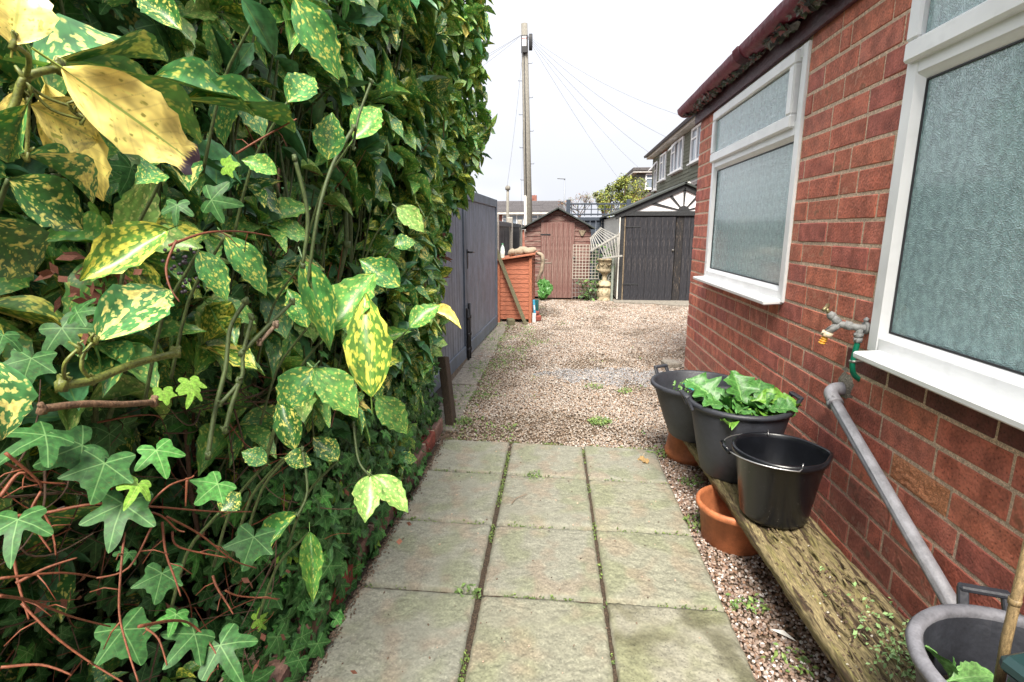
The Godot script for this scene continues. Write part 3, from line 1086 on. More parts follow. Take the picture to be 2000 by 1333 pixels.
func hedge() -> void:
	face_noise.seed = 61
	face_noise.frequency = 1.1
	laurel = thing("spotted_laurel", Vector3.ZERO, "tall overgrown spotted laurel hedge with yellow flecked leaves, left of the paved path", "hedge")
	ivy = thing("ivy", Vector3.ZERO, "dark green ivy with red stems trailing through the foot of the laurel hedge", "ivy")
	mat("stem_green", Color(.10, .15, .05), 0.6, "wood", Vector3(9, 3, 9))
	mat("stem_shoot", Color(.17, .25, .06), .5, "wood", Vector3(9, 5, 9))
	mat("stem_yellow", Color(.20, .24, .05), 0.5, "wood", Vector3(9, 9, 9))
	mat("stem_brown", Color(.26, .155, .095), 0.8, "wood", Vector3(9, 6, 9), "n_grain", .5)
	mat("stem_pale", Color(.42, .31, .23), 0.8, "wood", Vector3(9, 6, 9))
	mat("stem_red", Color(.30, .095, .045), 0.6, "wood", Vector3.ONE * 20.0)
	mat("twig_dark", Color(.15, .09, .06), 0.85, "wood", Vector3.ONE * 9.0)
	mat("dead_leaf", Color(.26, .10, .06), 0.8, "sand", Vector3.ONE * 14.0)
	mat("dry_leaf", Color(.42, .27, .11), 0.8, "sand", Vector3.ONE * 14.0)
	var spec := [
		[Color(.29, .515, .27), Color(.85, .85, .42), .125, .52, .5],
		[Color(.27, .48, .27), Color(.92, .88, .52), .140, .24, .4],
		[Color(.90, .83, .47), Color(.66, .66, .30), .060, .50, .5],
		[Color(.38, .60, .29), Color(.86, .88, .45), .115, .50, .6],
		[Color(.20, .385, .17), Color(.84, .81, .42), .125, .40, .3],
		[Color(.36, .52, .22), Color(.88, .87, .38), .155, .22, .6],
		[Color(.50, .66, .34), Color(.86, .89, .55), .115, .55, .7],
		[Color(.29, .49, .32), Color(.45, .55, .30), .020, .95, .8],
		[Color(.90, .83, .47), Color(.70, .68, .32), .040, .55, 1.0]]
	for i in spec.size():
		var s: Array = spec[i]
		var m := StandardMaterial3D.new()
		m.resource_name = "laurel_leaf_%d" % i
		m.albedo_texture = laurel_tex(100 + i * 11, s[0], s[1], s[2], s[3], s[4])
		m.vertex_color_use_as_albedo = true
		m.roughness = 0.36
		m.metallic_specular = 0.5
		m.backlight_enabled = true
		m.backlight = Color(.13, .17, .05)
		leaf_mats.append(m)
	for s in [[.17, .26, 0.15, .018, false], [.26, .50, .25, .012, false], [.20, .10, -.5, .02, false], [.12, .12, .3, .03, true], [.04, .30, -.2, .014, false]]:
		leaf_meshes.append(leaf_mesh(s[0], s[1], s[2], s[3], s[4], 5 + leaf_meshes.size()))
	for s in [[Color(.20, .36, .18), Color(.46, .60, .38), .8], [Color(.27, .49, .22), Color(.56, .68, .44), .8], [Color(.46, .63, .24), Color(.68, .76, .42), .6]]:
		var m := StandardMaterial3D.new()
		m.resource_name = "ivy_leaf_%d" % ivy_mats.size()
		m.albedo_texture = ivy_tex(200 + ivy_mats.size(), s[0], s[1], s[2])
		m.vertex_color_use_as_albedo = true
		m.roughness = 0.5
		m.metallic_specular = 0.35
		m.backlight_enabled = true
		m.backlight = Color(.12, .18, .05)
		ivy_mats.append(m)
	for i in 3: ivy_meshes.append(ivy_mesh(70 + i, [-.5, .5, 1.1][i], [.22, .34, .42][i]))

	hedge_heroes()
	# whorls of leaves at the shoot tips
	var twigs := S(true)
	var shoots := S(true)
	for l in leaves:
		var hb: Vector3 = l[0].origin
		if hb.x > -.5: continue
		tube(twigs, curve([hb, hb + Vector3(-.03, -.03, -.01), hb + Vector3(-.10, -.11, -.03), hb + Vector3(-.17, -.26, -.05)], 3), .0024, .0036, 6)
	var count := 0
	while count < 1000:
		var z := rf(-4.25, 0.2) if rng.randf() < .55 else rf(-4.25, -2.0)
		var y := rf(0.12, 3.45)
		var low := ss(0.75, 0.35, y)
		if rng.randf() < low * 0.72: continue
		if y > crest(z): continue
		if rng.randf() < hollow(y, z) * 0.97: continue
		# the bare, stemmy patch half way along
		var bare: float = ss(0.42, 0.12, Vector2((z + 1.75) / 1.6, (y - 1.42) / 0.75).length())
		if rng.randf() < bare * 0.84: continue
		if z > -0.75 and y > 0.9 and rng.randf() < 0.5: continue
		count += 1
		var depth := pow(rng.randf(), 1.6) * 0.34
		var p := Vector3(face_x(y, z) - depth - .04, y, z)
		if z < -3.9: p.x -= 0.25 * ss(-3.9, -4.25, z) * rng.randf()
		var ax := Vector3(1.0, rf(-.1, .8), rf(-.55, .75)).normalized()
		if y > 3.0: ax = (ax + Vector3(0, .8, 0)).normalized()
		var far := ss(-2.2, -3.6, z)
		var n := rng.randi_range(5, 9)
		var size := rf(.105, .175) * lerpf(1.0, 0.82, far) * (0.8 if y < .5 else 1.0)
		var kinds: Array = [[0, 0, 3, 1, 4, 7], [3, 3, 0, 5, 0], [4, 7, 0, 7], [3, 6, 3, 5]][rng.randi() % 4]
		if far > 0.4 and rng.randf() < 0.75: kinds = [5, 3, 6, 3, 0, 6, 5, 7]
		var u := ax.cross(Vector3(.2, 1, .1)).normalized()
		var v := ax.cross(u)
		for i in n:
			var phi := TAU * i / n + rf(-.4, .4)
			var th := rf(.55, 1.35)
			var d := (ax * cos(th) + (u * cos(phi) + v * sin(phi)) * sin(th) + Vector3(0, -.30, 0)).normalized()
			var nn := (ax * 0.7 + Vector3(0, .6, 0) + Vector3(rf(-.3, .3), rf(-.2, .2), rf(-.3, .3)))
			var l := size * rf(.65, 1.15)
			var b := p + d * .015
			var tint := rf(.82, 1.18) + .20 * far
			var kd: int = kinds[rng.randi() % kinds.size()]
			if rng.randf() < 0.012: kd = 2
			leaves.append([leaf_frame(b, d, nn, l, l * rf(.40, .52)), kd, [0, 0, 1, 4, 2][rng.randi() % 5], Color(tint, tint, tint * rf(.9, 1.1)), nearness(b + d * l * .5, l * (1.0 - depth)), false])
		if z < -.6 and z > -3.0 and y > .5 and rng.randf() < .45:
			# a free shoot: stem with pairs of leaves below the whorl
			var foot := p - ax * rf(.22, .36) + Vector3(rf(-.05, .0), -.10, rf(-.04, .04))
			tube(shoots, curve([foot, p - ax * .10 + Vector3(0, .01, 0), p], 3), .0048, .0030, 6)
			for k in 2:
				var q := p.lerp(foot, .30 + .30 * k)
				var sd := ax.cross(Vector3(0, 1, .3 * k)).normalized()
				for s in [-1.0, 1.0]:
					var dd: Vector3 = (sd * s + ax * .5 + Vector3(0, rf(-.4, .1), 0)).normalized()
					var ll := size * rf(.8, 1.15)
					leaves.append([leaf_frame(q, dd, ax * .5 + Vector3(0, 1, 0), ll, ll * .45), kinds[rng.randi() % kinds.size()], [0, 1, 4][rng.randi() % 3], Color.WHITE * rf(.85, 1.15), nearness(q, ll), false])
		if rng.randf() < 0.6:
			tube(twigs, [p, p + Vector3(-.08, -.05, rf(-.05, .05)), p + Vector3(-.20, -.2 + rf(-.1, .1), rf(-.12, .12))], .003, .0045, 5, false)
	# single leaves deep inside and behind
	for i in 5200:
		var z := rf(-4.2, 0.4)
		var y := rf(0.0, 3.4)
		var deep := rf(.22, 0.95)
		if y > crest(z): continue
		if z > -1.5 and y < 1.0: deep = maxf(deep, 0.42)
		var bare: float = ss(0.42, 0.12, Vector2((z + 1.75) / 1.6, (y - 1.42) / 0.75).length())
		if rng.randf() < bare * 0.6 and deep < 0.7: continue
		var b := Vector3(face_x(y, z) - deep, y, z)
		var d := Vector3(rf(-.5, 1), rf(-1, .5), rf(-1, 1)).normalized()
		var l := rf(.08, .15)
		leaves.append([leaf_frame(b, d, Vector3(.6, .8, rf(-.5, .5)), l, l * .46), [4, 0, 7, 3][rng.randi() % 4], rng.randi() % 3, Color.WHITE * rf(.85, 1.1), 0.0, false])
	for i in 4200:  # backing of large, darker leaves added to block light from behind the hedge
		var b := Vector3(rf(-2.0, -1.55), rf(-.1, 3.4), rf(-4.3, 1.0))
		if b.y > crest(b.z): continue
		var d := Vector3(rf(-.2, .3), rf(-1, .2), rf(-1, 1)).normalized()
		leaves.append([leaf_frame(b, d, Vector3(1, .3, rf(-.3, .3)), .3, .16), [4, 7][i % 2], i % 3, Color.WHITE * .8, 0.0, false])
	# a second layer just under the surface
	for i in 3000:
		var z := rf(-4.1, -0.3)
		var y := rf(0.1, 3.3)
		if y > crest(z): continue
		if y < 1.0 and z > -1.6: continue
		var bare: float = ss(0.42, 0.12, Vector2((z + 1.75) / 1.6, (y - 1.42) / 0.75).length())
		if rng.randf() < bare * 0.75: continue
		var b := Vector3(face_x(y, z) - rf(.10, .30), y, z)
		var d := Vector3(rf(0, 1), rf(-1, .3), rf(-1, 1)).normalized()
		var l := rf(.09, .16)
		leaves.append([leaf_frame(b, d, Vector3(.7, .8, rf(-.4, .6)), l, l * .46), [0, 3, 7, 3, 6][rng.randi() % 5], rng.randi() % 3, Color.WHITE * rf(.9, 1.2), 0.0, false])
	# upright stems
	for i in 64:
		var z := rf(-4.1, 0.0)
		var st := S(true)
		var p := Vector3(rf(-1.35, -0.92), 0.0, z)
		if z > -1.4: p.x -= .15
		p.x -= .24 * ss(-2.6, -3.3, z)
		var lean := Vector3(rf(-.02, .10), 0, rf(-.10, .10))
		var pts := []
		var top := rf(1.9, 3.3)
		top = minf(top, crest(z) - .1)
		for k in 9:
			var t := k / 8.0
			pts.append(p + Vector3(0, top * t, 0) + lean * top * t + Vector3(rf(-.02, .02), 0, rf(-.02, .02)) + Vector3(rf(0, .12), 0, 0) * t)
		var r := rf(.006, .013)
		tube(st, curve(pts, 3), r, r * .55, 7)
		for k in range(1, 8):
			var q: Vector3 = pts[k]
			tube(st, [q + Vector3(0, -.012, 0), q, q + Vector3(0, .012, 0)], r * 1.15, r * 1.3, 7)
		obj("stem", st, M[["stem_green", "stem_brown", "stem_green", "twig_dark"][i % 4]], laurel)
	# fine branching wood in the bare patch and in the hollow
	for i in 760:
		var z := rf(-3.3, -0.5)
		var y := rf(.65, 2.2)
		var p := Vector3(face_x(y, z) - rf(.06, .42), y, z)
		var d := Vector3(rf(-.08, .32), rf(.7, 1.2), rf(-.35, .35)).normalized() * rf(.14, .42)
		tube(twigs, [p, p + d * .5 + Vector3(rf(-.01, .01), 0, rf(-.01, .01)), p + d], rf(.003, .0065), .0025, 5, false)
	obj("shoots", shoots, M.stem_shoot, laurel).set_meta("kind", "stuff")
	obj("twigs", twigs, M.stem_green, laurel).set_meta("kind", "stuff")
	var tw2 := S(true)
	var tw3 := S(true)
	for i in 330:
		var z := rf(-1.60, -0.35)
		var y := rf(.12, 1.0)
		var p := Vector3(face_x(y, z) - rf(-.16, .25), y, z)
		p.x = minf(p.x, -.84)
		var d := Vector3(rf(-.35, .5), rf(-.7, .35), rf(-1, 1)).normalized() * rf(.10, .34)
		var bend := Vector3(rf(-.03, .03), rf(-.03, .02), rf(-.03, .03))
		tube(tw2 if i % 3 else tw3, curve([p, p + d * .4 + bend, p + d * .75 + bend, p + d], 3), rf(.0012, .0030), .0008, 4, false)
	for i in 150:
		var z := rf(-3.3, -1.2)
		var y := rf(.6, 1.9)
		var p := Vector3(face_x(y, z) - rf(.0, .25), y, z)
		var d := Vector3(rf(-.2, .6), rf(-.3, .7), rf(-1, 1)).normalized() * rf(.06, .16)
		tube(tw3, [p, p + d * .5 + Vector3(0, rf(-.01, .01), 0), p + d], .0022, .001, 4, false)
	obj("dead_twigs", tw2, M.twig_dark, laurel).set_meta("kind", "stuff")
	obj("red_twigs", tw3, M.stem_red, ivy).set_meta("kind", "stuff")

	# ivy: thick at the foot, scattered higher up
	for i in 3900:
		var z := rf(-3.45, -0.15)
		var y := pow(rng.randf(), 1.5) * 0.72 - 0.02
		if i > 3000:
			y = rf(.6, 3.3)
			z = rf(-4.2, -0.6)
			if y > crest(z): continue
		var ho := hollow(y, z)
		if rng.randf() < ho * 0.93: continue
		if y > 0.35 and y < 0.8 and rng.randf() < ss(-1.9, -1.5, z) * 0.35: continue
		var x := face_x(y, z) + rf(-.14, .045)
		if i > 3000: x -= rf(0, .16)
		if y < 0.30: x = maxf(x, -0.83 + rf(-.08, .03)) if z < -1.0 else x
		x = minf(x, -0.70) if y < 0.35 else x
		var near := ss(-2.6, -1.2, z)
		var l := rf(.022, .045) * lerpf(1.0, 1.9, near * rng.randf())
		var nn := Vector3(1, rf(.1, 1.0), rf(-.4, .9))
		var d := Vector3(rf(.0, .5), rf(-1.2, .15), rf(-.9, .9)).normalized()
		var kd := 0 if rng.randf() < 0.80 else (1 if rng.randf() < .8 else 2)
		var tint := rf(.75, 1.25)
		ivies.append([leaf_frame(Vector3(x, y, z), d, nn, l, l), kd, rng.randi() % 3, Color(tint, tint, tint), nearness(Vector3(x, y, z), l)])
	# a tangle of middling leaves at the near foot
	for i in 900:
		var z := rf(-2.0, -0.85)
		var y := rf(.0, .62)
		if rng.randf() < hollow(y, z) * .75: continue
		var l := rf(.032, .062)
		var p := Vector3(minf(face_x(y, z) + rf(-.16, .06), -.74), y, z)
		ivies.append([leaf_frame(p, Vector3(rf(.0, .5), rf(-1.2, .15), rf(-.9, .9)).normalized(), Vector3(1, rf(.1, 1.0), rf(-.5, .9)), l, l), 0 if rng.randf() < .85 else 1, rng.randi() % 3, Color.WHITE * rf(.7, 1.15), nearness(p, l)])
	# deeper dark ivy
	for i in 700:
		var z := rf(-2.4, -0.2)
		var y := rf(0, 1.0)
		var l := rf(.04, .07)
		ivies.append([leaf_frame(Vector3(face_x(y, z) - rf(.08, .35), y, z), Vector3(rf(0, .5), rf(-1.2, .1), rf(-.9, .9)).normalized(), Vector3(1, rf(.1, 1.0), rf(-.4, .9)), l, l), 0, rng.randi() % 3, Color.WHITE * rf(.7, 1.0), 0.0])
	plant_out(leaves, leaf_meshes, leaf_mats, laurel)
	plant_out(ivies, ivy_meshes, ivy_mats, ivy)
	# withered bunch hanging in the middle, with dark berries
	var dead := S(true)
	for i in 70:
		var p := Vector3(-0.775, 1.265, -0.80) + Vector3(rf(-.02, .05), rf(-.075, .055), rf(-.06, .06))
		var d := Vector3(rf(-.4, 1), rf(-1.4, .2), rf(-.8, .8)).normalized() * rf(.015, .045)
		var sdv := d.cross(Vector3(rf(-1, 1), .5, rf(-1, 1))).normalized() * rf(.004, .009)
		quad(dead, p, p + d * .5 + sdv, p + d, p + d * .5 - sdv)
	for i in 40:
		var z := rf(-1.5, -0.7)
		var y := rf(.1, .65)
		var p := Vector3(face_x(y, z) + rf(.1, .3), y, z)
		var d := Vector3(rf(-.4, .6), rf(-1.4, .2), rf(-.8, .8)).normalized() * rf(.02, .04)
		var sdv := d.cross(Vector3(rf(-1, 1), .5, rf(-1, 1))).normalized() * rf(.005, .010)
		quad(dead, p, p + d * .5 + sdv, p + d, p + d * .5 - sdv)
	for i in 90:
		var p := Vector3(face_x(1.35, -3.7) + rf(-.13, .01), 1.22 + rf(-.22, .22), -3.6 + rf(-.35, .35))
		var d := Vector3(rf(-.4, 1), rf(-1.4, .2), rf(-.8, .8)).normalized() * rf(.03, .08)
		var sdv := d.cross(Vector3(rf(-1, 1), .5, rf(-1, 1))).normalized() * rf(.01, .02)
		quad(dead, p, p + d * .5 + sdv, p + d, p + d * .5 - sdv)
	var dl := obj("withered_leaves", dead, M.dead_leaf, laurel)
	dl.set_meta("kind", "stuff")
	var berries := S(true)
	for i in 46:
		var p := Vector3(-0.70, 1.29, -0.90) + Vector3(rf(-.01, .05), rf(-.05, .03), rf(-.05, .035))
		lathe(berries, at(p), [Vector2(0, -.0035), Vector2(.003, -.002), Vector2(.0036, .0005), Vector2(.0022, .003), Vector2(0, .0038)], 6)
	mat("berry", Color(.035, .025, .035), 0.5)
	obj("berries", berries, M.berry, ivy).set_meta("kind", "stuff")

func plant_out(list: Array, meshes: Array, mats: Array, parent: Node) -> void:
	list.sort_custom(func(a, b): return a[4] > b[4])
	var xfs := {}
	var cols := {}
	for i in list.size():
		var l: Array = list[i]
		if i < 300:
			put("leaf", meshes[l[2]], mats[l[1]], parent).transform = l[0]
		else:
			var key: int = l[1] * 10 + l[2]
			if not xfs.has(key):
				xfs[key] = []
				cols[key] = []
			xfs[key].append(l[0])
			var c: Color = l[3]
			c.a = 1.0
			cols[key].append(c)
	for key in xfs:
		multi("foliage", meshes[key % 10], mats[key / 10], xfs[key], cols[key], parent)

func hedge_heroes() -> void:
	hero(Vector3(-0.430, 1.475, -0.429), Vector3(-0.417, 1.555, -0.576), 0.069, 1, 1.6, 0)
	hero(Vector3(-0.403, 1.478, -0.425), Vector3(-0.347, 1.409, -0.511), 0.070, 8, 0.2, 3)
	hero(Vector3(-0.429, 1.485, -0.441), Vector3(-0.406, 1.473, -0.631), 0.034, 3, 0.9, 0)
	hero(Vector3(-0.462, 1.520, -0.605), Vector3(-0.406, 1.518, -0.739), 0.065, 0, 0.8, 0)
	hero(Vector3(-0.454, 1.503, -0.640), Vector3(-0.395, 1.525, -0.846), 0.059, 0, 0.7, 0)
	hero(Vector3(-0.445, 1.453, -0.434), Vector3(-0.432, 1.430, -0.493), 0.053, 2, 0.1, 0)
	hero(Vector3(-0.483, 1.450, -0.438), Vector3(-0.469, 1.443, -0.455), 0.045, 2, 0.1, 0)
	hero(Vector3(-0.462, 1.478, -0.468), Vector3(-0.462, 1.368, -0.512), 0.051, 2, 0.1, 2)
	hero(Vector3(-0.379, 1.475, -0.364), Vector3(-0.367, 1.526, -0.370), 0.045, 2, 0.2, 0)
	hero(Vector3(-0.340, 1.428, -0.329), Vector3(-0.373, 1.388, -0.331), 0.023, 0, 0.5, 1)
	hero(Vector3(-0.433, 1.409, -0.411), Vector3(-0.425, 1.387, -0.477), 0.025, 1, 1.4, 1)
	hero(Vector3(-0.591, 1.404, -0.536), Vector3(-0.561, 1.349, -0.598), 0.067, 4, 0.4, 0)
	hero(Vector3(-0.473, 1.360, -0.400), Vector3(-0.479, 1.304, -0.452), 0.059, 4, 0.3, 0)
	hero(Vector3(-0.478, 1.351, -0.616), Vector3(-0.536, 1.299, -0.536), 0.054, 5, 0.5, 0)
	hero(Vector3(-0.427, 1.249, -0.438), Vector3(-0.414, 1.300, -0.537), 0.058, 1, 0.3, 0)
	hero(Vector3(-0.422, 1.258, -0.341), Vector3(-0.417, 1.190, -0.337), 0.050, 1, 0.3, 0)
	hero(Vector3(-0.550, 1.340, -0.835), Vector3(-0.487, 1.242, -0.844), 0.056, 0, 0.6, 0)
	hero(Vector3(-0.553, 1.319, -0.772), Vector3(-0.512, 1.241, -0.769), 0.047, 0, 0.5, 0)
	hero(Vector3(-0.467, 1.744, -0.974), Vector3(-0.405, 1.618, -1.009), 0.075, 0, 0.3, 0)
	hero(Vector3(-0.479, 1.491, -1.091), Vector3(-0.460, 1.585, -1.083), 0.068, 0, 0.3, 0)
	hero(Vector3(-0.511, 1.582, -1.004), Vector3(-0.476, 1.649, -1.060), 0.063, 0, 0.3, 0)
	hero(Vector3(-0.517, 1.570, -1.337), Vector3(-0.460, 1.667, -1.392), 0.083, 3, 0.3, 0)
	hero(Vector3(-0.558, 1.108, -1.205), Vector3(-0.462, 1.262, -1.298), 0.113, 3, 0.4, 0)
	hero(Vector3(-0.442, 0.964, -1.160), Vector3(-0.461, 1.220, -1.208), 0.116, 5, 0.2, 0)
	hero(Vector3(-0.592, 1.281, -1.178), Vector3(-0.516, 1.071, -1.138), 0.078, 0, 0.4, 1)
	hero(Vector3(-0.518, 1.060, -1.043), Vector3(-0.418, 0.960, -1.032), 0.088, 3, 0.5, 0)
	hero(Vector3(-0.520, 1.064, -1.043), Vector3(-0.578, 0.980, -0.984), 0.084, 0, 0.4, 0)
	hero(Vector3(-0.497, 0.904, -1.343), Vector3(-0.406, 0.799, -1.335), 0.087, 3, 0.3, 0)
	hero(Vector3(-0.405, 0.829, -1.026), Vector3(-0.390, 0.766, -0.948), 0.065, 6, 0.5, 0)
	hero(Vector3(-0.398, 0.828, -1.028), Vector3(-0.309, 0.763, -1.000), 0.061, 6, 0.6, 0)
	hero(Vector3(-0.514, 0.730, -0.956), Vector3(-0.471, 0.631, -0.866), 0.048, 3, 0.2, 1)
	hero(Vector3(-0.499, 0.813, -0.886), Vector3(-0.549, 0.772, -0.787), 0.040, 0, 0.8, 1)
	hero(Vector3(-0.536, 0.928, -0.863), Vector3(-0.575, 0.957, -0.851), 0.041, 0, 0.5, 0)
	hero(Vector3(-0.533, 1.423, -1.718), Vector3(-0.441, 1.347, -1.725), 0.083, 6, 0.5, 0)
	hero(Vector3(-0.496, 1.699, -0.857), Vector3(-0.463, 1.623, -0.902), 0.047, 7, 0.4, 1)
	hero(Vector3(-0.523, 1.719, -0.955), Vector3(-0.521, 1.653, -0.980), 0.045, 7, 0.4, 1)
	hero(Vector3(-0.467, 1.589, -0.669), Vector3(-0.526, 1.642, -0.669), 0.042, 4, 0.4, 0)
	hero(Vector3(-0.577, 1.430, -0.750), Vector3(-0.573, 1.418, -0.691), 0.040, 0, 0.7, 0)
	hero(Vector3(-0.450, 1.437, -0.832), Vector3(-0.491, 1.461, -0.806), 0.037, 3, 0.7, 0)
	hero(Vector3(-0.578, 1.131, -1.144), Vector3(-0.615, 1.226, -1.138), 0.057, 0, 0.3, 0)
	hero(Vector3(-0.444, 1.197, -1.425), Vector3(-0.545, 1.282, -1.396), 0.087, 0, 0.4, 0)
	hero(Vector3(-0.501, 1.031, -1.699), Vector3(-0.403, 1.113, -1.738), 0.087, 3, 0.6, 0)
	hero(Vector3(-0.516, 1.303, -1.619), Vector3(-0.452, 1.319, -1.638), 0.066, 0, 0.6, 0)
	hero(Vector3(-0.541, 0.905, -0.974), Vector3(-0.577, 1.018, -0.998), 0.058, 4, 0.3, 0)
	hero(Vector3(-0.500, 0.834, -1.083), Vector3(-0.556, 0.894, -1.083), 0.057, 4, 0.4, 0)
	hero(Vector3(-0.472, 1.058, -1.869), Vector3(-0.345, 1.023, -1.840), 0.067, 2, 1.0, 1)
	hero(Vector3(-0.534, 0.913, -0.920), Vector3(-0.484, 0.895, -0.939), 0.051, 4, 0.8, 0)
	hero(Vector3(-0.588, 0.866, -0.794), Vector3(-0.566, 0.891, -0.824), 0.049, 4, 0.3, 0)
	ivy_hero(Vector3(-0.532, 1.081, -0.533), Vector3(-0.522, 1.049, -0.496), 0.083, 0)
	ivy_hero(Vector3(-0.524, 1.025, -0.540), Vector3(-0.515, 0.994, -0.498), 0.091, 0)
	ivy_hero(Vector3(-0.504, 1.084, -0.406), Vector3(-0.489, 1.066, -0.378), 0.063, 0)
	ivy_hero(Vector3(-0.479, 0.998, -0.649), Vector3(-0.489, 0.989, -0.608), 0.068, 1)
	ivy_hero(Vector3(-0.520, 1.070, -0.597), Vector3(-0.491, 1.038, -0.577), 0.066, 1)
	ivy_hero(Vector3(-0.504, 1.050, -0.544), Vector3(-0.494, 1.036, -0.515), 0.048, 2)
	ivy_hero(Vector3(-0.590, 1.114, -0.706), Vector3(-0.571, 1.093, -0.688), 0.042, 2)
	ivy_hero(Vector3(-0.564, 1.123, -0.730), Vector3(-0.542, 1.097, -0.712), 0.049, 2)
	ivy_hero(Vector3(-0.549, 1.115, -0.713), Vector3(-0.537, 1.093, -0.688), 0.043, 2)
	ivy_hero(Vector3(-0.564, 1.099, -0.540), Vector3(-0.574, 1.098, -0.498), 0.085, 0)
	ivy_hero(Vector3(-0.598, 1.250, -0.596), Vector3(-0.566, 1.257, -0.600), 0.053, 0)
	ivy_hero(Vector3(-0.567, 1.245, -0.479), Vector3(-0.555, 1.226, -0.457), 0.043, 0)
	ivy_hero(Vector3(-0.484, 1.440, -0.753), Vector3(-0.453, 1.443, -0.748), 0.039, 2)
	ivy_hero(Vector3(-0.505, 1.393, -0.744), Vector3(-0.460, 1.386, -0.749), 0.070, 0)
	ivy_hero(Vector3(-0.540, 1.385, -0.719), Vector3(-0.536, 1.353, -0.698), 0.050, 0)
	ivy_hero(Vector3(-0.486, 0.865, -0.727), Vector3(-0.482, 0.833, -0.679), 0.090, 0)
	ivy_hero(Vector3(-0.525, 0.770, -0.623), Vector3(-0.532, 0.765, -0.579), 0.086, 0)
	ivy_hero(Vector3(-0.492, 0.749, -0.629), Vector3(-0.446, 0.718, -0.601), 0.098, 0)
	ivy_hero(Vector3(-0.581, 0.852, -0.644), Vector3(-0.567, 0.830, -0.607), 0.075, 0)
	ivy_hero(Vector3(-0.644, 1.226, -0.617), Vector3(-0.614, 1.188, -0.609), 0.079, 0)
	ivy_hero(Vector3(-0.560, 1.130, -0.496), Vector3(-0.565, 1.129, -0.457), 0.081, 0)
	ivy_hero(Vector3(-0.626, 1.201, -0.555), Vector3(-0.616, 1.172, -0.527), 0.065, 0)
	ivy_hero(Vector3(-0.552, 0.799, -0.626), Vector3(-0.541, 0.791, -0.596), 0.052, 1)
	ivy_hero(Vector3(-0.590, 0.913, -0.603), Vector3(-0.580, 0.908, -0.577), 0.039, 0)
	ivy_hero(Vector3(-0.588, 0.815, -0.574), Vector3(-0.544, 0.783, -0.551), 0.096, 0)
	red_stem([Vector3(-0.623, 1.034, -0.485), Vector3(-0.599, 1.026, -0.509), Vector3(-0.550, 1.028, -0.532), Vector3(-0.548, 0.980, -0.611), Vector3(-0.513, 0.934, -0.682), Vector3(-0.496, 0.900, -0.743)])
	red_stem([Vector3(-0.548, 1.008, -0.537), Vector3(-0.510, 0.998, -0.567), Vector3(-0.498, 0.964, -0.586), Vector3(-0.490, 0.959, -0.589)])
	red_stem([Vector3(-0.517, 0.994, -0.528), Vector3(-0.497, 0.965, -0.494), Vector3(-0.487, 0.928, -0.474), Vector3(-0.470, 0.895, -0.460), Vector3(-0.452, 0.866, -0.448)])
	red_stem([Vector3(-0.513, 0.977, -0.581), Vector3(-0.502, 0.942, -0.567), Vector3(-0.487, 0.913, -0.558), Vector3(-0.476, 0.892, -0.551)])
	red_stem([Vector3(-0.513, 0.954, -0.595), Vector3(-0.502, 0.934, -0.591), Vector3(-0.461, 0.897, -0.626)])
	red_stem([Vector3(-0.504, 0.986, -0.579), Vector3(-0.497, 0.933, -0.624), Vector3(-0.480, 0.867, -0.663), Vector3(-0.474, 0.824, -0.706)])
	red_stem([Vector3(-0.504, 1.017, -0.555), Vector3(-0.491, 1.032, -0.575), Vector3(-0.485, 1.028, -0.605), Vector3(-0.482, 1.030, -0.609)])
	red_stem([Vector3(-0.494, 1.025, -0.611), Vector3(-0.495, 0.988, -0.603)])
	red_stem([Vector3(-0.596, 1.108, -0.475), Vector3(-0.598, 1.086, -0.495), Vector3(-0.596, 1.069, -0.505), Vector3(-0.582, 1.054, -0.529)])
	red_stem([Vector3(-0.516, 1.107, -0.405), Vector3(-0.512, 1.122, -0.419), Vector3(-0.508, 1.122, -0.424)])
	red_stem([Vector3(-0.602, 1.034, -0.510), Vector3(-0.590, 1.009, -0.508), Vector3(-0.580, 0.979, -0.499)])
	red_stem([Vector3(-0.509, 0.983, -0.559), Vector3(-0.517, 0.948, -0.526), Vector3(-0.539, 0.948, -0.504)])
	red_stem([Vector3(-0.470, 1.458, -0.760), Vector3(-0.438, 1.481, -0.775), Vector3(-0.401, 1.514, -0.812)])
	red_stem([Vector3(-0.522, 1.330, -0.671), Vector3(-0.516, 1.346, -0.737), Vector3(-0.503, 1.348, -0.806), Vector3(-0.491, 1.340, -0.871)])
	red_stem([Vector3(-0.515, 1.337, -0.676), Vector3(-0.520, 1.304, -0.658), Vector3(-0.512, 1.277, -0.649), Vector3(-0.498, 1.258, -0.645)])
	red_stem([Vector3(-0.589, 0.945, -0.460), Vector3(-0.560, 0.907, -0.461), Vector3(-0.534, 0.867, -0.470), Vector3(-0.499, 0.835, -0.475)])
	red_stem([Vector3(-0.568, 0.982, -0.426), Vector3(-0.584, 0.944, -0.466), Vector3(-0.584, 0.890, -0.507), Vector3(-0.582, 0.839, -0.551)])
	red_stem([Vector3(-0.527, 0.856, -0.536), Vector3(-0.524, 0.821, -0.589), Vector3(-0.528, 0.778, -0.628), Vector3(-0.495, 0.743, -0.621), Vector3(-0.486, 0.724, -0.610)])
	red_stem([Vector3(-0.521, 0.852, -0.539), Vector3(-0.505, 0.836, -0.539), Vector3(-0.489, 0.809, -0.528)])
	red_stem([Vector3(-0.525, 0.830, -0.674), Vector3(-0.515, 0.813, -0.668), Vector3(-0.496, 0.788, -0.662), Vector3(-0.488, 0.777, -0.659)])
	red_stem([Vector3(-0.548, 0.924, -0.398), Vector3(-0.525, 0.912, -0.416), Vector3(-0.502, 0.894, -0.424)])
	red_stem([Vector3(-0.611, 1.006, -0.480), Vector3(-0.596, 0.964, -0.467), Vector3(-0.580, 0.928, -0.457)])
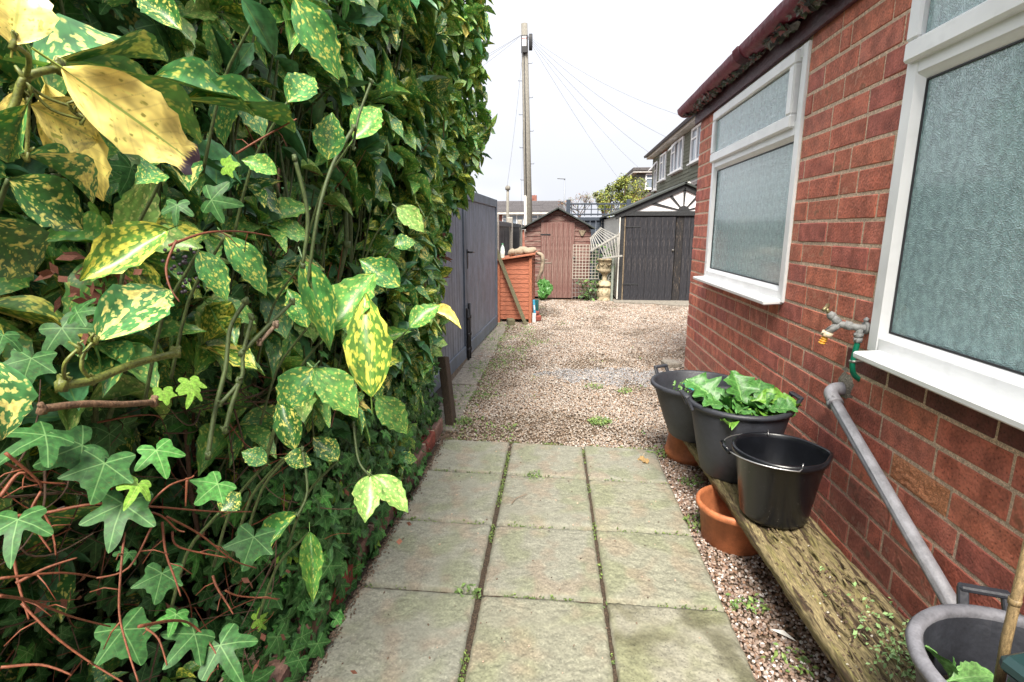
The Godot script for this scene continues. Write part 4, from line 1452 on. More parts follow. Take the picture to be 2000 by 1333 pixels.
	red_stem([Vector3(-0.597, 1.053, -0.511), Vector3(-0.598, 1.029, -0.495), Vector3(-0.577, 0.988, -0.492)])
	red_stem([Vector3(-0.598, 0.965, -0.466), Vector3(-0.583, 0.970, -0.488), Vector3(-0.565, 0.970, -0.509)])
	red_stem([Vector3(-0.587, 0.988, -0.444), Vector3(-0.571, 0.960, -0.494), Vector3(-0.572, 0.917, -0.543)])
	red_stem([Vector3(-0.495, 0.818, -0.658), Vector3(-0.484, 0.795, -0.676), Vector3(-0.456, 0.750, -0.731)])
	red_stem([Vector3(-0.557, 1.129, -0.450), Vector3(-0.552, 1.091, -0.470), Vector3(-0.555, 1.077, -0.476)])
	green_stem([Vector3(-0.442, 1.215, -0.413), Vector3(-0.434, 1.213, -0.436), Vector3(-0.424, 1.219, -0.475), Vector3(-0.410, 1.221, -0.514)], 0.0065, 1)
	green_stem([Vector3(-0.434, 1.213, -0.436), Vector3(-0.433, 1.227, -0.427), Vector3(-0.432, 1.240, -0.431), Vector3(-0.427, 1.251, -0.439)], 0.0028, 1)
	green_stem([Vector3(-0.441, 1.218, -0.416), Vector3(-0.427, 1.237, -0.406), Vector3(-0.421, 1.248, -0.415)], 0.0026, 1)
	green_stem([Vector3(-0.441, 1.423, -0.400), Vector3(-0.430, 1.449, -0.407), Vector3(-0.421, 1.468, -0.411), Vector3(-0.410, 1.480, -0.432)], 0.0050, 1)
	green_stem([Vector3(-0.421, 1.468, -0.411), Vector3(-0.396, 1.476, -0.391), Vector3(-0.379, 1.476, -0.363)], 0.0030, 1)
	green_stem([Vector3(-0.423, 1.464, -0.410), Vector3(-0.416, 1.455, -0.420), Vector3(-0.405, 1.450, -0.431)], 0.0020, 1)
	green_stem([Vector3(-0.421, 1.459, -0.413), Vector3(-0.415, 1.446, -0.422), Vector3(-0.403, 1.441, -0.435)], 0.0020, 1)
	green_stem([Vector3(-0.424, 1.453, -0.412), Vector3(-0.428, 1.434, -0.412), Vector3(-0.433, 1.409, -0.411)], 0.0025, 1)
	green_stem([Vector3(-0.580, 1.153, -0.514), Vector3(-0.569, 1.146, -0.554), Vector3(-0.560, 1.130, -0.601), Vector3(-0.566, 1.114, -0.658)], 0.0070, 2)
	green_stem([Vector3(-0.562, 0.994, -0.746), Vector3(-0.561, 1.062, -0.776), Vector3(-0.553, 1.125, -0.802), Vector3(-0.549, 1.191, -0.821), Vector3(-0.529, 1.232, -0.840)], 0.0060, 0)
	green_stem([Vector3(-0.556, 1.069, -0.782), Vector3(-0.533, 1.105, -0.810), Vector3(-0.532, 1.147, -0.822), Vector3(-0.521, 1.205, -0.841)], 0.0055, 0)
	green_stem([Vector3(-0.535, 1.147, -0.820), Vector3(-0.512, 1.183, -0.866), Vector3(-0.490, 1.221, -0.920)], 0.0060, 0)
	green_stem([Vector3(-0.546, 1.028, -0.774), Vector3(-0.543, 1.059, -0.788), Vector3(-0.534, 1.102, -0.808)], 0.0060, 0)
	green_stem([Vector3(-0.522, 1.158, -0.855), Vector3(-0.500, 1.186, -0.874)], 0.0055, 3)
	green_stem([Vector3(-0.491, 1.479, -0.976), Vector3(-0.481, 1.379, -0.989), Vector3(-0.495, 1.283, -0.980)], 0.0060, 0)
	green_stem([Vector3(-0.496, 1.588, -1.287), Vector3(-0.529, 1.500, -1.233), Vector3(-0.549, 1.384, -1.178), Vector3(-0.577, 1.224, -1.158)], 0.0070, 0)
	green_stem([Vector3(-0.462, 1.699, -1.330), Vector3(-0.490, 1.614, -1.306), Vector3(-0.502, 1.542, -1.293)], 0.0050, 0)
	green_stem([Vector3(-0.506, 0.921, -0.940), Vector3(-0.488, 0.848, -0.912), Vector3(-0.498, 0.809, -0.884)], 0.0040, 0)
	green_stem([Vector3(-0.457, 0.923, -1.082), Vector3(-0.437, 0.853, -1.049), Vector3(-0.405, 0.829, -1.026)], 0.0040, 0)

# ------------------------------------------------------------------ low brick edging under the hedge
func edging_wall() -> void:
	var w := thing("brick_edging", Vector3.ZERO, "low edging wall of worn red bricks between hedge and paving", "wall")
	var core := S()
	bx(core, Vector3(-.945, -.05, -3.32), Vector3(-.790, .095, .4), 0.0)
	obj("mortar_bed", core, M.mortar, w)
	mat("brick_edge", Color(.33, .20, .155), .9, "brick", Vector3.ONE * 2.0, "n_rough", .6)
	mat("brick_edge_red", Color(.36, .10, .07), .9, "brick", Vector3.ONE * 2.0, "n_rough", .5)
	var z := -3.34
	var i := 0
	while z < .3:
		var st := S()
		box(st, Transform3D(), Vector3(.105, .10, .208), .009)
		var o := obj("brick", st, M[["brick_edge", "brick_edge_red", "brick_edge"][i % 3]], w)
		o.transform = at(Vector3(-.832 + rf(-.007, .007), .052 + rf(-.004, .004), z + .105), Vector3(rf(-.02, .02), rf(-.05, .05), rf(-.04, .04)))
		z += .222
		i += 1
	var p := thing("timber_post", Vector3(-.745, 0, -3.47), "short dark timber post leaning at the end of the brick edging", "post")
	var st := S()
	bar(st, Vector3(0, -.05, 0), Vector3(-.085, .46, -.15), .075, .06, Vector3(1, 0, .2), .005)
	mat("dark_timber", Color(.085, .060, .042), .85, "wood", Vector3(12, 2, 12), "n_grain", .4)
	obj("shaft", st, M.dark_timber, p)

# ------------------------------------------------------------------ grey gate
func gate() -> void:
	mat("gate_board", Color(.165, .19, .24), .5, "grime", Vector3(1, .6, 1))
	mat("gate_frame", Color(.125, .155, .20), .5, "grime", Vector3(1, .6, 1))
	mat("black_iron", Color(.018, .018, .02), .45)
	mat("dull_metal", Color(.32, .31, .29), .45)
	M.dull_metal.metallic = .8
	var A := Vector3(-1.03, 0, -4.50)
	var B := Vector3(-.918, 0, -7.43)
	var along := (B - A).normalized()
	var face := Vector3.UP.cross(along) * -1.0
	if face.x < 0: face = -face
	var g := thing("gate", A, "tall slate grey double gate of vertical boards with black bolts", "gate")
	var xf := Transform3D(Basis(along, Vector3.UP, along.cross(Vector3.UP)), Vector3.ZERO)
	if xf.basis.z.x < 0: xf.basis.z = -xf.basis.z
	var total := A.distance_to(B)
	var split := 0.89
	for leaf in [[-1.9, split - .006], [split + .006, total]]:
		var a: float = leaf[0]
		var b: float = leaf[1]
		var fr := S()
		for m in [[a, a + .075, .03, 1.76], [b - .075, b, .03, 1.76], [a + .075, b - .075, 1.655, 1.758], [a + .075, b - .075, .032, .165]]:
			var lo := Vector3(m[0], m[2], -.025)
			var hi := Vector3(m[1], m[3], .030)
			box(fr, xf * at((lo + hi) / 2.0), hi - lo, .005)
		obj("frame", fr, M.gate_frame, g)
		var n := int(round((b - a - .15) / .098))
		var w: float = (b - a - .15) / n
		var bd := S()
		box(bd, Transform3D(), Vector3(w - .004, 1.49, .02), .003)
		var bm := done(bd)
		for i in n:
			var o := put("board", bm, M.gate_board, g)
			o.transform = xf * at(Vector3(a + .075 + (i + .5) * w, .91, .004 + rf(-.001, .001)))
		var bk := S()
		box(bk, xf * at(Vector3((a + b) / 2, .91, -.012)), Vector3(b - a - .16, 1.48, .006), 0.0)
		obj("backing", bk, M.gate_frame, g)
	# tall drop bolts at the meeting stiles, lever handle, keyhole plate
	for s in [[split + .045, .60, .044], [split - .045, .55, .044]]:
		var bt := S(true)
		tube(bt, [xf * Vector3(s[0], .0, s[2]), xf * Vector3(s[0], s[1], s[2])], .013, -1, 10)
		for y in [.12, .28, .46]:
			tube(bt, [xf * Vector3(s[0], y - .018, s[2]), xf * Vector3(s[0], y + .018, s[2])], .020, -1, 10)
		obj("bolt", bt, M.black_iron, g)
		var pl := S()
		box(pl, xf * at(Vector3(s[0], .30, .033)), Vector3(.05, .52, .006), .002)
		obj("bolt_plate", pl, M.black_iron, g)
	var hd := S(true)
	tube(hd, [xf * Vector3(split + .045, 1.13, .03), xf * Vector3(split + .045, 1.13, .075)], .011, -1, 8)
	tube(hd, [xf * Vector3(split + .04, 1.13, .075), xf * Vector3(split + .17, 1.125, .075)], .010, .008, 8)
	obj("handle", hd, M.black_iron, g)
	var kp := S()
	box(kp, xf * at(Vector3(split + .045, 1.06, .033)), Vector3(.035, .20, .006), .002)
	obj("lock_plate", kp, M.black_iron, g)

# ------------------------------------------------------------------ sheds and clutter at the end of the yard
func panel_fence(called: String, label: String, A: Vector3, B: Vector3, posts: Array, top: float, m: Material, post_m: Material, post_h: float, bw: float) -> Node3D:
	var f := thing(called, A, label, "fence")
	var d := (B - A)
	var L := d.length()
	d = d / L
	var xf := Transform3D(Basis(d, Vector3.UP, d.cross(Vector3.UP)), Vector3.ZERO)
	for p in posts:
		var st := S()
		box(st, xf * at(Vector3(p, post_h / 2, 0)), Vector3(.11, post_h, .11), .012)
		obj("post", st, post_m, f)
	var bm := S()
	box(bm, Transform3D(), Vector3(bw - .006, top - .06, .018), .003)
	var mesh := done(bm)
	var n := int(L / bw)
	for i in n:
		put("board", mesh, m, f).transform = xf * at(Vector3((i + .5) * bw, .03 + top / 2, -.02 + .012 * (i % 2)))
	for y in [.25, .80, top - .05]:
		var r := S()
		box(r, xf * at(Vector3(L / 2, y, .025)), Vector3(L, .075, .03), .004)
		obj("rail", r, m, f)
	return f

func yard() -> void:
	mat("fence_grey", Color(.105, .108, .125), .8, "wood", Vector3(10, 1.2, 10), "n_grain", .3)
	mat("fence_blue", Color(.055, .075, .115), .75, "wood", Vector3(10, 1.2, 10), "n_grain", .3)
	mat("post_concrete", Color(.44, .41, .36), .9, "sand", Vector3.ONE * 2, "n_grain", .4)
	panel_fence("boundary_fence", "weathered grey board fence with pale concrete posts behind the orange hutch", Vector3(-1.0, 0, -7.55), Vector3(-1.02, 0, -14.1), [.55, 2.95, 5.6], 1.50, M.fence_grey, M.post_concrete, 1.60, .13)
	var back := panel_fence("trellis_fence", "dark blue garden fence topped with open trellis behind the shed", Vector3(.13, 0, -14.1), Vector3(4.6, 0, -14.1), [.03, 1.56, 3.2, 4.4], 1.68, M.fence_blue, M.fence_blue, 2.12, .15)
	for i in 2:
		var st := S()
		bx(st, Vector3(0, 1.73 + i * .26, -.02), Vector3(4.45, 1.77 + i * .26, .02), .003)
		obj("trellis_rail", st, M.fence_blue, back)
	for i in 25:
		var st := S()
		bx(st, Vector3(.1 + i * .17, 1.71, -.012), Vector3(.122 + i * .17, 2.0, .012), .002)
		obj("trellis_slat", st, M.fence_blue, back)
	var mr := S()
	bx(mr, Vector3(.1, 1.868, -.018), Vector3(4.4, 1.888, .018), .002)
	obj("trellis_rail", mr, M.fence_blue, back)
	shed()
	hutch()
	urn()
	cot_side()
	mesh_panel()

func shed() -> void:
	mat("shed_board", Color(.80, .78, .78), .9, "worn", Vector3(.6, 6, 6), "n_grain", .5)
	mat("shed_door", Color(.84, .84, .84), .9, "worn", Vector3(11, .22, 11), "n_grain", .5)
	mat("shed_pale", Color(.30, .255, .22), .9, "wood", Vector3(6, .8, 6), "n_grain", .5)
	mat("felt", Color(.065, .075, .07), .95, "sand", Vector3.ONE * 3, "n_grain", .8)
	var Z := -10.67
	var s := thing("garden_shed", Vector3(-.075, 0, Z), "small weathered red brown wooden shed with a pitched felt roof", "shed")
	var body := S()
	prism(body, at(Vector3(0, 0, -.84)), [Vector2(-.62, .03), Vector2(.62, .03), Vector2(.62, 1.36), Vector2(0, 1.68), Vector2(-.62, 1.36)], 1.6)
	obj("carcass", body, M.shed_pale, s)
	var y := .03
	while y < 1.72:
		var h := .098
		var y1 := minf(y + h, 1.735)
		var hw0 := minf(.65, (1.745 - y) / .54)
		var hw1 := minf(.65, maxf(.01, (1.745 - y1) / .54))
		var spans := [[-hw0, hw0, -hw1, hw1]]
		if y < 1.40: spans = [[-hw0, -.333, -hw1, -.333], [.333, hw0, .333, hw1]]
		for q in spans:
			var st := S()
			prism(st, Transform3D(Basis.from_euler(Vector3(-.10, 0, 0)), Vector3(0, y, .0)), [Vector2(q[0], .003), Vector2(q[1], .003), Vector2(q[3], y1 - y), Vector2(q[2], y1 - y)], .018)
			obj("board", st, M.shed_board, s)
		y += h + .002
	# door: six upright boards, a little proud
	for i in 6:
		var st := S()
		box(st, at(Vector3(-.33 + (i + .5) * .11, .755, .036 + rf(-.002, .002))), Vector3(.107, 1.48, .02), .003)
		obj("door_board", st, M.shed_door, s)
	var ir := S()
	bx(ir, Vector3(.30, .80, .046), Vector3(.36, .84, .06), .003)
	for yy in [.25, 1.25]:
		bx(ir, Vector3(-.34, yy, .046), Vector3(-.14, yy + .03, .052), .002)
	obj("hinge", ir, M.black_iron, s)
	for sd in [-1.0, 1.0]:
		var rf2 := S()
		var d := Vector3(sd * .73, -.395, 0).normalized()
		var up := Vector3(sd * .395, .73, 0).normalized()
		if up.y < 0: up = -up
		box(rf2, Transform3D(Basis(d, up, d.cross(up)), Vector3(sd * .36, 1.578, -.78)), Vector3(.84, .028, 1.85), .004)
		obj("roof", rf2, M.felt, s)
	var sg := S()
	prism(sg, at(Vector3(.48, 1.30, .03)), [Vector2(-.07, .05), Vector2(.07, .05), Vector2(.02, -.06), Vector2(-.02, -.06)], .006)
	mat("tin_sign", Color(.45, .42, .41), .7, "lichen", Vector3.ONE * 6)
	obj("plaque", sg, M.tin_sign, s)

func hutch() -> void:
	mat("orange_stain", Color(.52, .175, .10), .75, "wood", Vector3(1.2, 9, 1.2), "n_grain", .35)
	mat("orange_post", Color(.53, .185, .10), .75, "wood", Vector3(9, 1.2, 9), "n_grain", .35)
	mat("green_timber", Color(.20, .19, .115), .85, "wood", Vector3(8, 2, 8), "n_grain", .4)
	var Z := -7.71
	var h := thing("wooden_hutch", Vector3(-.675, 0, Z), "orange stained slatted timber hutch with a sloping lid, beside the gate", "hutch")
	var core := S()
	prism(core, at(Vector3(0, 0, -.46)), [Vector2(-.235, .06), Vector2(.235, .06), Vector2(.235, .955), Vector2(-.235, .90)], .86)
	obj("carcass", core, M.orange_stain, h)
	var n := 13
	for i in n:
		var y0 := .055 + i * .0665
		var st := S()
		if i == n - 1:
			prism(st, at(Vector3(0, 0, -.015)), [Vector2(-.215, y0), Vector2(.215, y0), Vector2(.215, .965), Vector2(-.215, .912)], .016)
		else:
			box(st, at(Vector3(0, y0 + .032, -.015), Vector3(-.10, 0, 0)), Vector3(.43, .066, .014), .003)
		obj("slat", st, M.orange_stain, h)
		var sd := S()
		box(sd, at(Vector3(.243, y0 + .032, -.46)), Vector3(.012, .061, .80), .003)
		obj("slat", sd, M.orange_stain, h)
	for x in [-.235, .235]:
		for z in [.0, -.88]:
			var st := S()
			bx(st, Vector3(x - .022, 0, z - .022), Vector3(x + .022, .925 if x < 0 else .975, z + .022), .003)
			obj("leg", st, M.orange_post, h)
	var lid := S()
	box(lid, at(Vector3(.005, .968, -.44), Vector3(0, 0, .155)), Vector3(.60, .024, 1.02), .004)
	obj("lid", lid, M.orange_post, h)
	# leaning batten
	var b := thing("wooden_batten", Vector3(-.49, 0, -7.54), "long greenish timber batten leaning against the orange hutch", "batten")
	var st := S()
	bar(st, Vector3(0, 0, 0), Vector3(-.475, 1.145, -.135), .05, .03, Vector3(0, 0, 1), .003)
	obj("shaft", st, M.green_timber, b)
	var bl := thing("wood_block", Vector3(-.71, 0, -7.52), "stubby mossy wood block on the gravel under the orange hutch", "block")
	var bs := S()
	box(bs, at(Vector3(0, .045, 0), Vector3(0, .25, 0)), Vector3(.10, .09, .16), .007)
	obj("offcut", bs, M.green_timber, bl)
	# sacking rolled on the lid, cloth hanging down behind
	mat("sacking", Color(.40, .325, .235), .95, "sand", Vector3.ONE * 7, "n_rough", .8)
	mat("sack_dark", Color(.10, .11, .115), .9, "sand", Vector3.ONE * 6, "n_rough", .8)
	var sk := thing("sacking_roll", Vector3(-.62, .98, -7.95), "crumpled beige sacking lying on the lid of the orange hutch", "sack")
	var fn := FastNoiseLite.new()
	fn.seed = 81; fn.frequency = 9.0
	var lump := func(pts: Array, r: float, flat: float, m: Material, par: Node, nm: String) -> void:
		var so := S(true)
		var fine := curve(pts, 6)
		var rings := []
		for i in fine.size():
			var p: Vector3 = fine[i]
			var d: Vector3 = (fine[mini(i + 1, fine.size() - 1)] - fine[maxi(i - 1, 0)]).normalized()
			var u := d.cross(Vector3(0, 0, 1)).normalized()
			var v := d.cross(u)
			var e := sin(PI * clampf((i + .6) / fine.size(), 0, 1))
			var ring := []
			for j in 12:
				var a := TAU * j / 12
				var rr: float = r * pow(e, .35) * (1.0 + .42 * fn.get_noise_3d(p.x + cos(a) * .1, p.y + sin(a) * .1, p.z + i * .01))
				ring.append(p + u * cos(a) * rr * flat + v * sin(a) * rr * 1.6)
			rings.append(ring)
		for i in rings.size() - 1:
			for j in 12:
				quad(so, rings[i][j], rings[i][(j + 1) % 12], rings[i + 1][(j + 1) % 12], rings[i + 1][j])
		obj(nm, so, m, par)
	lump.call([Vector3(-.13, .03, 0), Vector3(-.03, .050, .02), Vector3(.06, .075, 0), Vector3(.13, .06, .02), Vector3(.24, .095, -.02)], .062, 1.0, M.sacking, sk, "fold")
	lump.call([Vector3(-.11, -.01, .02), Vector3(.0, .01, .03), Vector3(.20, .04, .02)], .032, .8, M.sack_dark, sk, "underside")
	lump.call([Vector3(-.15, .03, .03), Vector3(-.10, .045, .05), Vector3(-.06, .03, .06)], .055, 1.0, M.sacking, sk, "fold")
	var ht := thing("hanging_cloth", Vector3(-.36, .55, -8.0), "dirty beige cloth hanging off the right side of the orange hutch", "cloth")
	lump.call([Vector3(-.02, .47, 0), Vector3(.07, .43, 0), Vector3(.085, .30, 0), Vector3(.05, .15, 0), Vector3(-.01, .02, 0)], .048, .7, M.sacking, ht, "drape")
	var bt := thing("plastic_bottle", Vector3(-.865, .935, -7.86), "clear plastic bottle with a pale label standing on the orange hutch", "bottle")
	mat("bottle_plastic", Color(.55, .66, .62), .2, "", Vector3.ONE)
	mat("label_white", Color(.70, .74, .70), .6)
	mat("cap_green", Color(.10, .35, .18), .4)
	var bs2 := S(true)
	lathe(bs2, at(Vector3.ZERO), [Vector2(0, 0), Vector2(.031, .0), Vector2(.033, .02), Vector2(.033, .13), Vector2(.026, .165), Vector2(.012, .19), Vector2(.012, .205), Vector2(0, .205)], 16)
	obj("body", bs2, M.bottle_plastic, bt)
	var lb := S(true)
	lathe(lb, at(Vector3.ZERO), [Vector2(.0335, .05), Vector2(.0345, .052), Vector2(.0345, .115), Vector2(.0335, .117)], 16)
	obj("bottle_label", lb, M.label_white, bt)
	var cp := S(true)
	lathe(cp, at(Vector3(0, .205, 0)), [Vector2(0, 0), Vector2(.014, 0), Vector2(.014, .018), Vector2(0, .018)], 12)
	obj("cap", cp, M.cap_green, bt)
	# rubbish on the right flank
	mat("blue_card", Color(.05, .36, .58), .5, "grime", Vector3.ONE * 4)
	mat("teal_plastic", Color(.03, .22, .22), .5)
	mat("paper", Color(.70, .69, .66), .7, "grime", Vector3.ONE * 5)
	var bc := thing("blue_carton", Vector3(-.385, .0, -7.80), "small bright blue printed carton propped against the orange hutch", "carton")
	var bcs := S()
	box(bcs, at(Vector3(0, .24, 0), Vector3(0, 0, .08)), Vector3(.03, .19, .10), .003)
	obj("carton", bcs, M.blue_card, bc)
	var bcl := S()
	box(bcl, at(Vector3(.004, .23, .051), Vector3(0, 0, .08)), Vector3(.018, .07, .002), 0)
	obj("print", bcl, M.paper, bc)
	var bcb := S()
	box(bcb, at(Vector3(0, .07, 0)), Vector3(.05, .14, .12), .004)
	obj("base_box", bcb, M.paper, bc)
	var tl := thing("teal_tub", Vector3(-.40, 0, -8.35), "dark teal plastic tub in the gap behind the orange hutch", "tub")
	var tls := S(true)
	lathe(tls, at(Vector3.ZERO), [Vector2(.0, 0), Vector2(.05, 0), Vector2(.06, .25), Vector2(.063, .26), Vector2(.056, .26), Vector2(.05, .1), Vector2(0, .1)], 20)
	obj("shell", tls, M.teal_plastic, tl)
	var rb := thing("brick_rubble", Vector3(-.345, 0, -7.92), "broken red brick lying at the foot of the orange hutch", "brick")
	var rbs := S()
	box(rbs, at(Vector3(0, .05, 0), Vector3(.1, .4, .08)), Vector3(.10, .085, .12), .012)
	box(rbs, at(Vector3(-.02, .125, .0), Vector3(.1, .9, .0)), Vector3(.08, .05, .09), .012)
	obj("lump", rbs, M.brick_edge_red, rb)
	for i in 2:
		var hd := thing("tool_handle", Vector3(-.38, .90 - .05 * i, -8.25), ["upper of two wooden handles sticking out behind the orange hutch", "lower of two wooden handles sticking out behind the orange hutch"][i], "handle")
		var hs := S(true)
		tube(hs, [Vector3(-.05, 0, 0), Vector3(.17 + .06 * i, .004, .02)], .011, .010, 8)
		obj("shaft", hs, M.shed_pale, hd)

func urn() -> void:
	mat("urn_stone", Color(.92, .90, .86), .9, "lichen", Vector3.ONE * 4, "n_rough", .35)
	var u := thing("stone_urn", Vector3(.85, 0, -10.43), "weathered buff stone urn on a round bulbous pedestal, beside the garage", "urn")
	var p := S(true)
	lathe(p, at(Vector3.ZERO), [Vector2(0, 0), Vector2(.135, 0), Vector2(.14, .03), Vector2(.12, .045), Vector2(.14, .09), Vector2(.158, .15), Vector2(.150, .21), Vector2(.118, .255), Vector2(.115, .27), Vector2(.148, .285), Vector2(.150, .31), Vector2(.135, .325), Vector2(.13, .345), Vector2(.105, .37), Vector2(.06, .40), Vector2(.0, .40)], 36)
	obj("pedestal", p, M.urn_stone, u)
	var b := S(true)
	lathe(b, at(Vector3.ZERO), [Vector2(.0, .39), Vector2(.062, .395), Vector2(.05, .42), Vector2(.044, .47), Vector2(.055, .505), Vector2(.07, .512), Vector2(.068, .525), Vector2(.10, .545), Vector2(.122, .575), Vector2(.124, .60), Vector2(.112, .615), Vector2(.112, .65), Vector2(.122, .72), Vector2(.135, .775), Vector2(.158, .785), Vector2(.162, .80), Vector2(.150, .812), Vector2(.135, .80), Vector2(.11, .70), Vector2(0, .66)], 36)
	obj("bowl", b, M.urn_stone, u)
	for s in [-1.0, 1.0]:
		var h := S(true)
		tube(h, curve([Vector3(s * .115, .60, .02), Vector3(s * .145, .60, .02), Vector3(s * .158, .645, .02), Vector3(s * .140, .69, .02), Vector3(s * .118, .70, .02)], 4), .013, .010, 8)
		obj("handle", h, M.urn_stone, u)
	for i in 6:      # draped relief round the bowl
		var a := TAU * (i + .5) / 6.0
		var r := S(true)
		var pts := []
		for k in 5:
			var aa := a + (k - 2) * .2
			pts.append(Vector3(sin(aa), 0, cos(aa)) * (.124 + .004 * (k % 2)) + Vector3(0, .735 - .045 * cos((k - 2) * .75), 0))
		tube(r, curve(pts, 3), .010, .010, 6)
		obj("swag", r, M.urn_stone, u)

func cot_side() -> void:
	mat("white_wood", Color(.35, .34, .31), .7, "grime", Vector3(6, 1, 6))
	var c := thing("slatted_rack", Vector3(.8, 0, -10.25), "old white slatted wooden rack leaning on the garage corner", "rack")
	var q := func(x: float, y: float, z: float) -> Vector3: return Vector3(x - .8, y, z + 10.25)
	var put_bar := func(nm: String, a: Vector3, b: Vector3, w: float, th: float) -> void:
		var st := S()
		bar(st, a, b, w, th, Vector3(0, 0, 1), .002)
		obj(nm, st, M.white_wood, c)
	var a0: Vector3 = q.call(.765, 1.40, -10.55)
	var a1: Vector3 = q.call(.555, 1.185, -10.55)
	var b0: Vector3 = q.call(1.05, 1.265, -10.18)
	var b1: Vector3 = q.call(.545, .965, -10.18)
	put_bar.call("rail", a0, a1, .035, .03)
	put_bar.call("rail", b0, b1, .035, .03)
	for i in 10:
		var t := (i + .5) / 10.0
		put_bar.call("slat", a0.lerp(a1, t), b0.lerp(b1, t), .016, .012)
	var c0: Vector3 = q.call(.69, 1.045, -10.15)
	var c1: Vector3 = q.call(1.06, 1.262, -10.15)
	var d0: Vector3 = q.call(.80, .835, -10.12)
	var d1: Vector3 = q.call(1.09, .882, -10.12)
	put_bar.call("rail", c0, c1, .02, .03)
	put_bar.call("rail", d0 - Vector3(.03, 0, 0), d1 + Vector3(.05, 0, 0), .03, .04)
	for i in 7:
		var t := (i + .5) / 7.0
		put_bar.call("slat", c0.lerp(c1, t), d0.lerp(d1, t), .018, .012)
	put_bar.call("post", q.call(1.062, .86, -10.16), q.call(1.062, 1.31, -10.16), .032, .03)

func mesh_panel() -> void:
	mat("mesh_cream", Color(.43, .41, .35), .6)
	mat("mesh_grey", Color(.22, .21, .20), .6)
	var m := thing("plastic_mesh", Vector3(.48, 0, -10.45), "cream square mesh panel fixed between the shed and the urn", "mesh")
	for i in 9:
		var st := S()
		bar(st, Vector3(-.25 + i * .0625, .42, 0), Vector3(-.25 + i * .0625, 1.075, .01), .009, .004, Vector3(0, 0, 1), 0)
		obj("wire", st, M.mesh_cream, m)
	for i in 12:
		var st := S()
		bar(st, Vector3(-.255, .425 + i * .059, .004), Vector3(.255, .425 + i * .059, .004), .008, .004, Vector3(0, 0, 1), 0)
		obj("wire", st, M.mesh_cream, m)
	var g := thing("wire_mesh", Vector3(.42, 0, -10.48), "rusty grey wire mesh standing low in front of the shed wall", "mesh")
	for i in 9:
		var st := S()
		bar(st, Vector3(-.19 + i * .065, 0, 0), Vector3(-.19 + i * .065, .42, .0), .006, .004, Vector3(0, 0, 1), 0)
		obj("wire", st, M.mesh_grey, g)
	for i in 5:
		var st := S()
		bar(st, Vector3(-.2, .06 + i * .085, .004), Vector3(.35, .06 + i * .085, .004), .006, .004, Vector3(0, 0, 1), 0)
		obj("wire", st, M.mesh_grey, g)

